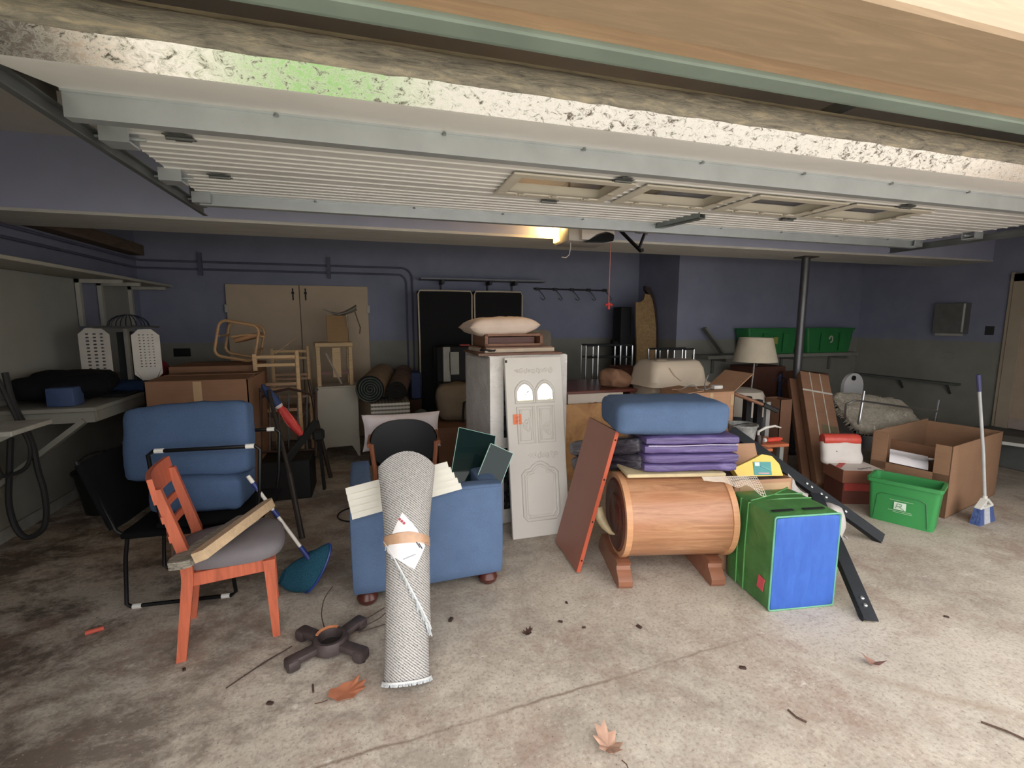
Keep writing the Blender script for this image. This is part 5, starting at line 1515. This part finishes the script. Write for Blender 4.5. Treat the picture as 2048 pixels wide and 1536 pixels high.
# ================================================================== right back shelf with green bins
shf = T("wall_shelf", "long grey shelf on the right back wall carrying green bins", "shelf", (5.8, 5.6, 1.1))
MB().b2((4.40, 5.42, 1.075), (7.12, 5.765, 1.125), bev=.004).build("board", P((132, 132, 124), .8), shf, True)
for x in (4.75, 6.0, 6.95):
    MB().b2((x - .02, 5.46, 1.03), (x + .02, 5.765, 1.075)).b2((x - .02, 5.74, .84), (x + .02, 5.765, 1.075)).build("bracket", P((110, 110, 104), .8), shf, True, 0)
one("leaning_lath", "grey board slanting on the right back shelf beside lamp", "board", MB().bar((4.50, 5.66, 1.50), (4.80, 5.62, 1.145), .03, .09, up=(0, 1, 0)), P((120, 120, 114), .8))
def tapered_bin(name, label, m, w, d, h, mat, group, k=1.12, logo=True):
    c = T(name, label, "bin", m=m, group=group)
    mb = MB()
    lv = [(w, d, 0), (w * k, d * k, h - .03), (w * k + .03, d * k + .03, h - .028), (w * k + .03, d * k + .03, h), (w * k - .012, d * k - .012, h), (w - .012, d - .012, .012)]
    rings = []
    for ww, dd, zz in lv:
        rings.append([mb.bm.verts.new((x, y, zz)) for x, y in rrect(ww, dd, .03, 3)])
    for A, B in zip(rings, rings[1:]):
        n = len(A)
        for q in range(n):
            mb.bm.faces.new((A[q], A[(q + 1) % n], B[(q + 1) % n], B[q]))
    mb.bm.faces.new(rings[0][::-1])
    mb.bm.faces.new(rings[-1][::-1])
    mb.build("body", mat, c, smooth=30)
    return c
M_GBIN = P((16, 124, 56), .45, 0, .08, 4, name="green_bin_plastic")
for x0, x1, lb in ((5.04, 6.02, "green recycling bin on the back shelf, behind the lamp"), (6.10, 7.08, "green recycling bin on the back shelf, right of the post")):
    gb = tapered_bin("recycling_bin", lb, TR((x0 + x1) / 2, 5.59, 1.127), .80, .24, .365, M_GBIN, "green recycling bins")
    for x in (-.16, .2):
        MB().b2((x - .05, -.142, .04), (x + .05, -.130, .30), TR(0, -.004, 0, rx=3)).build("rib", M_GBIN, gb, smooth=0)
    if x0 > 6:
        MB().tube([(.03 * math.cos(R(a)) - .02, -.152, .20 + .045 * math.sin(R(a))) for a in range(-120, 200, 20)], .010, 6).build("white_mark", P((180, 184, 170), .7), gb)
    else:
        MB().b2((-.02, -.156, .14), (.05, -.15, .24)).build("yellow_label", P((150, 150, 60), .7), gb, smooth=0)
# ================================================================== leaning long cartons by the post
def slab(name, label, o, xd, ud, w, th, L, mat, cat="box", group=None, strings=False):
    m = framez(o, xd, ud)
    c = T(name, label, cat, m=m, group=group)
    MB().b2((0, -th, 0), (w, 0, L), bev=.003).build("carton", mat, c)
    if strings:
        for x in (w * .33, w * .68):
            MB().b2((x - .005, -th - .003, 0), (x + .005, -th, L)).build("strap", P((196, 186, 170), .5), c, smooth=0)
        MB().b2((-.002, -th - .004, L * .80), (w + .002, -th - .001, L * .815)).build("strap", P((206, 200, 190), .5), c, smooth=0)
        MB().b2((w * .45, -th - .002, L * .42), (w * .95, -th, L * .50)).build("print_patch", P((112, 100, 70), .8), c, smooth=0)
    return c
slab("long_carton", "long strapped carton leaning on the steel post", (4.06, 3.42, .006), (.97, -.30, .0), (.60, .82, .95), .30, .09, 1.42, card((150, 108, 80)), group="long leaning cartons", strings=True)
slab("long_carton", "plain long carton hidden behind the strapped one", (4.06, 3.56, .006), (.97, -.30, .0), (.58, .80, .95), .30, .06, 1.30, card((128, 88, 64)), group="long leaning cartons")
carton("cardboard_box", "tall narrow brown carton left of the strapped long carton", 4.08, 4.24, 3.88, 4.08, 0, .78, card((126, 88, 66)))
one("blue_fan", "dark blue folding frame beside the steel post", "frame", MB().tube([(4.70, 4.55, 0), (4.78, 4.58, .55), (4.80, 4.60, .95)], .014, 8).tube([(4.80, 4.60, .95), (4.70, 4.58, .88), (4.80, 4.56, .84), (4.92, 4.58, .86), (4.80, 4.60, .95)], .008, 6).tube([(4.95, 4.58, 0), (4.86, 4.6, .55), (4.81, 4.61, .95)], .014, 8), P((44, 58, 88), .5))
one("shelf_carton", "dark brown carton below the right back shelf", "box", MB().b2((4.75, 5.0, 0), (5.3, 5.4, 1.0), bev=.004), card((96, 60, 48)))
# ================================================================== red and white product boxes
tb2 = T("product_box", "brown product box with white printed lid and red stripe", "box", (4.1, 3.07, .20), -20)
MB().b2((-.17, -.14, 0), (.19, .15, .11)).build("body", card((132, 82, 60)), tb2, smooth=0)
MB().b2((-.16, -.13, .11), (.18, .14, .113)).build("printed_lid", P((206, 196, 188), .6, 0, .04), tb2, smooth=0)
MB().bar((-.16, -.05, .1135), (.0, .13, .1135), .045, .002).build("red_stripe", P((198, 60, 50), .6), tb2, smooth=0)
for k in range(3):
    MB().b2((-.02 + .05 * k, -.10 + .02 * k, .113), (.02 + .05 * k, -.085 + .02 * k, .1145)).build("print_mark", P((70, 60, 58), .7), tb2, smooth=0)
lw = T("product_box", "dark red product box at the bottom of the small pile", "box", (4.12, 3.08, 0), -20)
MB().b2((-.16, -.13, 0), (.18, .14, .2)).build("body", card((104, 58, 46)), lw, smooth=0)
MB().b2((-.15, -.132, .12), (.1, -.130, .19)).build("red_label", P((170, 54, 44), .6), lw, smooth=0)
wb_ = T("white_bag", "white printed bag with red bottom leaning on the product boxes", "bag", (4.15, 3.22, .32))
wm = frame((3.93, 3.20, .318), (.93, -.34, 0), (.05, .30, 1))
MB().cushion((.34, .09, .22), .035, .01, 9, wm @ TR(.17, .045, .10), .012, 121).build("body", P((206, 198, 192), .5, 0, .04), wb_, True, 60)
MB().lathe([(0, 0), (.05, .01), (.056, .03), (.056, .30), (.05, .33), (0, .34)], 16, wm @ TR(0, .04, .215) @ XA).build("red_roll", P((206, 64, 46), .35, 0, .12, 12), wb_, True)
MB().b2((.10, -.004, .10), (.22, -.001, .125), wm).build("print_mark", P((90, 84, 84), .7), wb_, True, 0)
# ================================================================== sheepskin chair and white bins
M_WPL = P((192, 192, 194), .5, 0, .04, name="white_plastic")
wbn = T("white_pail", "white pail with arched lid and black knob near the right wall", "pail", (5.70, 4.42, 0))
MB().lathe([(.13, 0), (.16, .02), (.18, .44), (.185, .45), (.18, .46), (0, .46)], 24, TR(5.70, 4.42, 0)).build("body", M_WPL, wbn, True)
mb = MB()
mb.prism([(-.15, 0), (.15, 0), (.16, .30)] + [(.16 * math.cos(R(a)), .33 + .17 * math.sin(R(a))) for a in range(10, 171, 16)] + [(-.16, .30)], .04, Matrix(((1, 0, 0, 5.70), (0, 0, 1, 4.36), (0, 1, 0, .46), (0, 0, 0, 1))))
mb.build("arched_lid", M_WPL, wbn, True)
MB().lathe([(0, 0), (.03, 0), (.03, .012), (0, .014)], 14, TR(5.68, 4.358, .90, rx=90)).build("knob", P((20, 20, 24), .4), wbn, True)
one("white_tub", "smaller white tub right of the white pail", "tub", MB().lathe([(0, 0), (.15, 0), (.17, .40), (.20, .42), (.20, .44), (.16, .44), (.10, .55), (0, .55)], 22, TR(6.06, 4.30, .0)), M_WPL)
one("pail_carton", "plain brown carton behind the white pail", "box", MB().b2((5.15, 4.5, 0), (5.45, 4.9, .95), bev=.004), card((116, 76, 56)))
sk = T("sheepskin_chair", "tubular chair with shaggy cream sheepskin thrown over it", "chair", (5.0, 3.5, 0))
t = NT("shaggy_fleece")
f = t.noise(26, 6, .75, None, 1.2)
t.color(t.ramp(f, [(.3, rgba((186, 172, 150))), (.65, rgba((236, 226, 206)))]))
t.bump(f, 1.0, .04)
SKM = frame((5.16, 3.64, .60), (.90, -.20, -.10), (-.25, -.50, .80))
M_FLE = t.set(.95, 0, .1)
MB().cushion((.80, .56, .10), .05, .03, 16, SKM, .035, 131).build("fleece", M_FLE, sk, True, 70)
random.seed(21)
mb = MB()
for k in range(420):
    a = random.uniform(0, 2 * math.pi)
    e = 1 / max(abs(math.cos(a)) ** 4 + abs(math.sin(a)) ** 4, 1e-6) ** .25
    x, y = .40 * math.cos(a) * e, .28 * math.sin(a) * e
    p = SKM @ Vector((x * .97, y * .97, random.uniform(-.04, .04)))
    q = SKM @ Vector((x * random.uniform(1.03, 1.10), y * random.uniform(1.03, 1.12), random.uniform(-.08, .03)))
    mb.tube([p, (p + q) / 2 + Vector((0, 0, random.uniform(-.01, .01))), q], [.010, .008, .001], 4)
tag(mb.build("fleece_tufts", M_FLE, sk, True, 70), kind="stuff")
for a, b in (((4.80, 3.56, .89), (4.64, 3.50, .0)), ((5.82, 3.50, .76), (5.72, 3.50, .0)), ((4.86, 3.95, .60), (4.80, 4.0, 0)), ((5.68, 3.86, .55), (5.72, 3.92, 0))):
    MB().tube([a, b], .012, 8).build("leg", M_CHR, sk, True)
MB().tube([(4.62, 3.60, .62), (4.60, 3.58, .76), (4.67, 3.55, .80), (4.80, 3.53, .785), (5.76, 3.48, .64)], .011, 8).build("cross_bar", M_CHR, sk, True)
MB().cushion((.66, .44, .06), .02, .005, 7, SKM @ TR(0, 0, -.085), .004, 133).build("seat", P((26, 26, 28), .7), sk, True)
# ================================================================== big open carton, recycling bin, broom
bx = T("cardboard_box", "large open cardboard box with papers inside at the far right", "box", (4.43, 2.53, 0), 13)
mc = card((150, 112, 82))
MB().b2((0, 0, 0), (1.10, .007, .60)).build("front_wall", mc, bx, smooth=0)
MB().b2((0, .55, 0), (1.10, .557, .62)).build("back_wall", mc, bx, smooth=0)
MB().b2((1.093, 0, 0), (1.10, .557, .60)).build("side_wall", mc, bx, smooth=0)
MB().b2((0, 0, 0), (.007, .557, .36)).build("cut_wall", mc, bx, smooth=0)
MB().b2((0, 0, 0), (1.1, .557, .006)).build("bottom", mc, bx, smooth=0)
MB().b2((.34, .007, 0), (.347, .55, .50)).build("divider", card((136, 96, 68)), bx, smooth=0)
MB().b2((0, .0, 0), (.006, .11, .60)).build("cut_wall", mc, bx, smooth=0)
MB().b2((0, .44, .3), (.006, .557, .62)).build("cut_wall", mc, bx, smooth=0)
MB().grid(lambda u, v: (.02 + .30 * u, .12 + .36 * v, .30 + .06 * noise.noise(Vector((u * 4, v * 4, 5)))), 10, 10, thick=.01).build("kraft_filler", card((120, 84, 62)), bx, smooth=60)
for k, (x, y, rz, lb) in enumerate(((4.455, 2.86, 35, "white sheet of paper sticking up inside the big carton"), (4.545, 2.74, 80, "second white printed sheet lying flat inside the big carton"))):
    o = one("paper_sheet", lb, "paper", MB().grid(lambda u, v: (-.10 + .20 * u, -.13 + .26 * v, .02 * math.sin(5 * u + k) + .03 * v), 9, 9, TR(x, y, .40 + .015 * k, rz=rz, ry=-28 + 30 * k), thick=.002), P((226, 222, 226), .7, 0, .02), "papers in the big carton", 60)
rb = tapered_bin("recycling_bin", "green recycling bin with white logo on the floor", frame((4.06, 2.60, 0), (.43, -.90, 0), (0, 0, 1)), .40, .24, .345, P((28, 142, 62), .4, 0, .06, 4, name="bright_green_plastic"), "green recycling bins", 1.10)
# raised panel outline and logo on the long side facing the door
bm_ = Matrix.Translation((0, -.1235, .0)) @ Matrix.Rotation(R(2.2), 4, 'X')
MB().tube([(-.17, 0, .02), (-.155, 0, .215), (-.13, 0, .235), (.11, 0, .235), (.145, 0, .215), (.165, 0, .02)], .004, 6, m=bm_).build("raised_outline", P((30, 120, 58), .4), rb)
lg = MB().b2((-.045, -.0065, .125), (.03, -.0050, .185), bm_).build("logo_square", P((206, 226, 204), .6), rb, smooth=0)
M_LOGO = P((40, 120, 60), .6)
for a, b in (((-.032, .135), (-.022, .175)), ((-.022, .175), (.005, .172)), ((.005, .172), (.002, .155)), ((.002, .155), (-.026, .152)), ((-.012, .152), (.020, .130))):
    MB().bar(bm_ @ Vector((a[0], -.0075, a[1])), bm_ @ Vector((b[0], -.0075, b[1])), .0015, .009, up=bm_.to_3x3() @ Vector((0, 1, 0))).build("logo_stroke", M_LOGO, lg, smooth=0)
for zz, x0, x1 in ((.197, -.075, .07), (.112, -.08, .065), (.100, -.05, .07)):
    MB().b2((x0, -.0055, zz), (x1, -.0045, zz + .004), bm_).build("small_print", P((150, 196, 150), .6), lg, smooth=0)
bs_ = T("broom", "upright broom with blue and white bristles and pale handle", "broom", (4.64, 2.40, 0), 8)
MB().tube([(0, 0, .20), (-.06, .02, .55), (-.162, .065, 1.12)], .011, 10).build("handle", P((176, 178, 180), .45), bs_)
MB().tube([(-.151, .06, 1.06), (-.176, .07, 1.19)], .014, 10).build("grip", P((64, 66, 110), .5), bs_)
XZ2 = Matrix(((1, 0, 0, 0), (0, 0, 1, -.022), (0, 1, 0, 0), (0, 0, 0, 1)))
for pts in ([(-.10, .14), (-.015, .20), (.0, .185), (-.075, .135)], [(.10, .14), (.015, .20), (.0, .185), (.075, .135)]):
    MB().prism(pts, .04, XZ2).build("bracket", P((206, 204, 196), .5), bs_)
MB().b2((-.10, -.024, .125), (.10, .022, .145), bev=.004).build("block", P((206, 204, 196), .5), bs_)
MB().tube([(0, 0, .13), (0, 0, .22)], .016, 10).build("socket", P((206, 204, 196), .5), bs_)
t = NT("blue_bristles")
t.color(t.ramp(t.noise(3, 4, .6, t.mapping((70, 30, 1))), [(.3, rgba((44, 62, 118))), (.7, rgba((90, 112, 170)))]))
t.bump(t.noise(3, 4, .6, t.mapping((70, 30, 1))), .6, .01)
M_BRI = t.set(.9, 0, .2)
for x0, x1, y0, y1, mt_ in ((-.10, -.04, -.12, -.045, M_BRI), (-.04, .045, -.045, .05, P((176, 180, 188), .9, 0, .15, 40)), (.045, .10, .05, .13, M_BRI)):
    mb = MB()
    a = [mb.bm.verts.new(q) for q in ((y0, -.035, .0), (y1, -.035, .0), (y1, .03, .0), (y0, .03, .0))]
    b = [mb.bm.verts.new(q) for q in ((x0, -.02, .13), (x1, -.02, .13), (x1, .02, .13), (x0, .02, .13))]
    mb.bm.faces.new(a[::-1]); mb.bm.faces.new(b)
    for k in range(4):
        mb.bm.faces.new((a[k], a[(k + 1) % 4], b[(k + 1) % 4], b[k]))
    mb.build("bristles", mt_, bs_, smooth=0)
# grey board on trestles by the step
gbd = T("laminate_board", "grey laminate board with white edge beside the big carton", "board", m=frame((6.23, 3.64, .294), (.24, -.55, 0), (0, 0, 1)))
MB().b2((0, 0, 0), (1.7, .42, .03)).build("face", P((122, 124, 120), .5, 0, .06), gbd, smooth=0)
MB().b2((0, -.004, .0), (1.7, .0, .034)).build("white_edge", P((200, 200, 194), .5), gbd, smooth=0)
# ================================================================== right wall fittings
wp = T("wall_cabinet", "small grey metal wall box with pale edge on the right wall", "wall box", (7.5, 4.46, 1.6))
MB().b2((7.40, 4.29, 1.43), (7.52, 4.64, 1.83), bev=.004).build("door", P((104, 104, 102), .6), wp, True)
MB().b2((7.395, 4.285, 1.45), (7.402, 4.305, 1.82)).build("edge_strip", P((196, 196, 192), .5), wp, True, 0)
MB().b2((7.40, 4.30, 1.40), (7.44, 4.60, 1.43)).build("lower_tray", P((170, 168, 160), .6), wp, True, 0)
one("wall_switch", "small dark switch plate on the right wall near the house door", "switch", MB().b2((7.505, 4.02, 1.42), (7.52, 4.11, 1.53), bev=.003), P((52, 54, 56), .5))
one("wall_outlet", "pale outlet plate low on the right wall under the grey wall box", "outlet", MB().b2((7.505, 4.42, 1.09), (7.52, 4.56, 1.17), bev=.003), P((140, 140, 132), .5))
lg_ = T("wall_ledge", "narrow grey ledge with brackets along the right wall", "ledge", (7.45, 5.0, .75))
MB().b2((7.40, 4.30, .74), (7.52, 5.70, .77)).build("board", P((96, 98, 94), .7), lg_, True, 0)
for y in (4.4, 5.0, 5.6):
    MB().bar((7.50, y, .62), (7.42, y, .74), .02, .02).build("bracket", P((70, 72, 70), .7), lg_, True, 0)
# ================================================================== floor: tree stand, net, leaves, bits
M_IRON = P((84, 72, 72), .55, .4, .25, 16, .4, 40, name="rusty_dark_iron")
ts_ = T("tree_stand", "rusty four-legged iron tree stand lying on the floor", "tree stand", (-.24, 2.30, 0), 20)
MB().lathe([(.075, .03), (.085, .02), (.085, .055), (.075, .075), (.06, .075), (.055, .05), (.055, .03), (.075, .03)], 22, cap=False).build("ring", M_IRON, ts_)
MB().lathe([(0, .03), (.056, .03)], 18, cap=False).build("cup", P((40, 34, 32), .8), ts_)
MB().grid(lambda u, v: ((.058 + .012 * v) * math.cos(R(40 + 110 * u)), (.058 + .012 * v) * math.sin(R(40 + 110 * u)), .078 + .004 * v), 12, 3, thick=.004).build("rust_patch", P((196, 118, 66), .6, 0, .2, 30), ts_)
for a in (25, 118, 190, 300):
    m = Matrix.Rotation(R(a), 4, 'Z')
    MB().box((.13, 0, .045), (.14, .058, .034), m, bev=.010, seg=2).box((.185, 0, .032), (.06, .07, .058), m, bev=.016, seg=2).build("leg", M_IRON, ts_)
    MB().lathe([(0, 0), (.010, 0), (.010, .02), (0, .02)], 10, m @ TR(.20, 0, .0)).build("foot_bolt", P((40, 38, 38), .4, .6), ts_)
mb = MB()
random.seed(33)
tw = [[(-.28, 2.44, .03), (-.30, 2.52, .06), (-.29, 2.60, .10), (-.25, 2.66, .13)], [(-.20, 2.38, .05), (-.08, 2.46, .03), (.02, 2.55, .02)], [(-.10, 2.36, .05), (.0, 2.42, .05), (.06, 2.50, .06)], [(-.11, 2.34, .04), (.02, 2.40, .02), (.05, 2.42, .02)], [(-.42, 2.34, .03), (-.56, 2.26, .008), (-.66, 2.16, .008)], [(-.44, 2.32, .03), (-.52, 2.30, .008), (-.60, 2.22, .008)]]
for p in tw:
    MB().tube(hang(p, .003, ""), .0028, 5).build("wire", P((70, 54, 46), .7), ts_, True)
def leaf(label, x, y, rz, s, mat, curl, pts, stem=True):
    c = T("fallen_leaf", label, "leaf", (x, y, .004), rz, "dry leaves on the floor")
    mb = MB()
    cen = mb.bm.verts.new((0, 0, .012 * s))
    vs = []
    for px, py in pts:
        vs.append(mb.bm.verts.new((px * s, py * s, curl * s * (px * px + py * py) + .006 * s * math.sin(9 * px + 7 * py))))
    for k in range(len(vs)):
        mb.bm.faces.new((cen, vs[k], vs[(k + 1) % len(vs)]))
    bmesh.ops.subdivide_edges(mb.bm, edges=mb.bm.edges[:], cuts=2, use_grid_fill=True)
    for v in mb.bm.verts:
        v.co.z = max(.001, v.co.z + .012 * s * noise.noise(v.co * (22 / s)))
    bmesh.ops.solidify(mb.bm, geom=mb.bm.faces[:], thickness=.001)
    mb.build("blade", mat, c, smooth=60)
    if stem:
        MB().tube([(-.9 * s, -.1 * s, .004), (-1.2 * s, -.14 * s, .006), (-1.5 * s, -.05 * s, .004)], .002, 5).build("stem", P((90, 62, 44), .7), c)
    return c
maple = [(-.9, -.15), (-.75, .35), (-.35, .45), (-.1, .62), (.35, .55), (.75, .62), (.62, .3), (1.0, .1), (.8, -.15), (.9, -.45), (.5, -.42), (.25, -.7), (-.05, -.5), (-.45, -.6), (-.6, -.35)]
leaf("large orange-brown dry leaf lying in front of the rolled carpet", -.155, 1.985, 10, .085, P((178, 104, 66), .7, 0, .2, 20), .35, maple)
oak = [(-1, -.1), (-.6, .15), (-.7, .5), (-.2, .35), (-.1, .7), (.2, .4), (.55, .6), (.55, .25), (.95, .2), (.8, -.1), (.9, -.4), (.5, -.35), (.3, -.7), (0, -.4), (-.4, -.6), (-.5, -.25)]
leaf("pale curled oak leaf near the bottom edge of the floor", .805, 1.425, 100, .075, P((176, 136, 112), .8, 0, .2, 20), .7, oak)
leaf("small curled brown leaf on the right part of the floor", 2.20, 1.465, 120, .05, P((150, 108, 92), .8, 0, .2), .9, [(-1, 0), (-.5, .3), (.2, .35), (.9, .1), (.6, -.25), (-.2, -.35)], False)
leaf("tiny dark shrivelled leaf in front of the blue armchair", .715, 2.13, 30, .035, P((70, 44, 34), .8), .9, oak, False)
one("red_crayon", "short red crayon stub on the stained floor at left", "crayon", MB().tube([(-1.455, 2.775, .012), (-1.385, 2.80, .012)], .011, 10), P((214, 84, 60), .6))
for pts, lb in (([(2.29, 1.10, .006), (2.33, 1.04, .008), (2.36, .98, .006), (2.40, .93, .006)], "thin forked twig on the floor at the bottom right corner"), ([(-.30, 2.08, .004), (-.292, 2.03, .004)], "short straight twig left of the orange-brown leaf"), ([(1.62, 1.30, .004), (1.60, 1.33, .006), (1.60, 1.37, .004)], "bent twig on the pale floor right of the oak leaf")):
    one("twig", lb, "twig", MB().tube(pts, .004, 6), P((84, 60, 48), .8), "twigs on the floor")
random.seed(77)
deb = [(.36, 2.36, "right of the rolled carpet"), (.92, 2.18, "in front of the white door panel"), (1.02, 2.33, "below the leaning red-brown board"), (1.30, 2.02, "in front of the barrel chest"), (-.88, 2.35, "beside the front leg of the orange chair"), (-.46, 2.02, "left of the tree stand"), (1.02, 2.10, "next to the shrivelled dark leaf"), (2.95, 1.62, "right of the floor-standing steel rail"), (1.60, 1.62, "in front of the foam block")]
for k, (x, y, wh) in enumerate(deb):
    s_ = random.uniform(.008, .016)
    one("leaf_crumb", "tiny dark leaf crumb on the concrete " + wh, "debris", MB().cushion((s_ * 2.4, s_ * 1.4, s_ * .8), s_ * .3, 0, 3, TR(x, y, s_ * .4, rz=random.uniform(0, 180)), .002, k), P((64, 44, 36), .8), "dark leaf crumbs on the floor")
# pool skimmer net
nt = T("pool_skimmer", "pool skimmer with white and blue pole and teal net", "pool net", (-.40, 2.88, 0))
pa, pb = Vector((-.39, 2.88, .20)), Vector((-.695, 2.93, .725))
d = pb - pa
for a, b, r_, mt_ in ((.0, .16, .014, P((38, 52, 120), .4)), (.16, .52, .010, P((222, 216, 206), .35)), (.52, .60, .014, P((38, 52, 120), .4)), (.60, .84, .010, P((222, 216, 206), .35)), (.84, .92, .014, P((38, 52, 120), .4)), (.92, 1.0, .012, P((222, 216, 206), .35))):
    MB().tube([pa + d * a, pa + d * b], r_, 12).build("pole_section", mt_, nt, True)
NM = frame((-.35, 2.87, .145), (.50, .0, .87), (.85, .35, -.30))
ring = [(.155 * math.cos(R(a)), .075 * math.sin(R(a)), 0) for a in range(0, 360, 15)]
MB().tube(ring, .007, 6, closed=True, m=NM).build("hoop", P((36, 62, 140), .4), nt, True)
def netf(u, v):
    a = u * 2 * math.pi
    k = math.cos(v * 1.5)
    base = NM @ Vector((.15 * math.cos(a) * (.25 + .75 * k), .072 * math.sin(a) * (.25 + .75 * k), 0))
    p = base + Vector((-.20 * v, .05 * v, -.02 * v))
    p.z = max(.004, p.z + .012 * noise.noise(Vector((p.x * 20, p.y * 20, p.z * 20))) - .03 * v)
    return p
t = NT("teal_net")
t.color(t.ramp(t.noise(300, 2), [(.35, rgba((10, 54, 74))), (.65, rgba((24, 92, 116)))]))
MB().grid(netf, 30, 10, closeu=True, thick=.002).build("net_bag", t.set(.8, 0, .2), nt, True, 60)
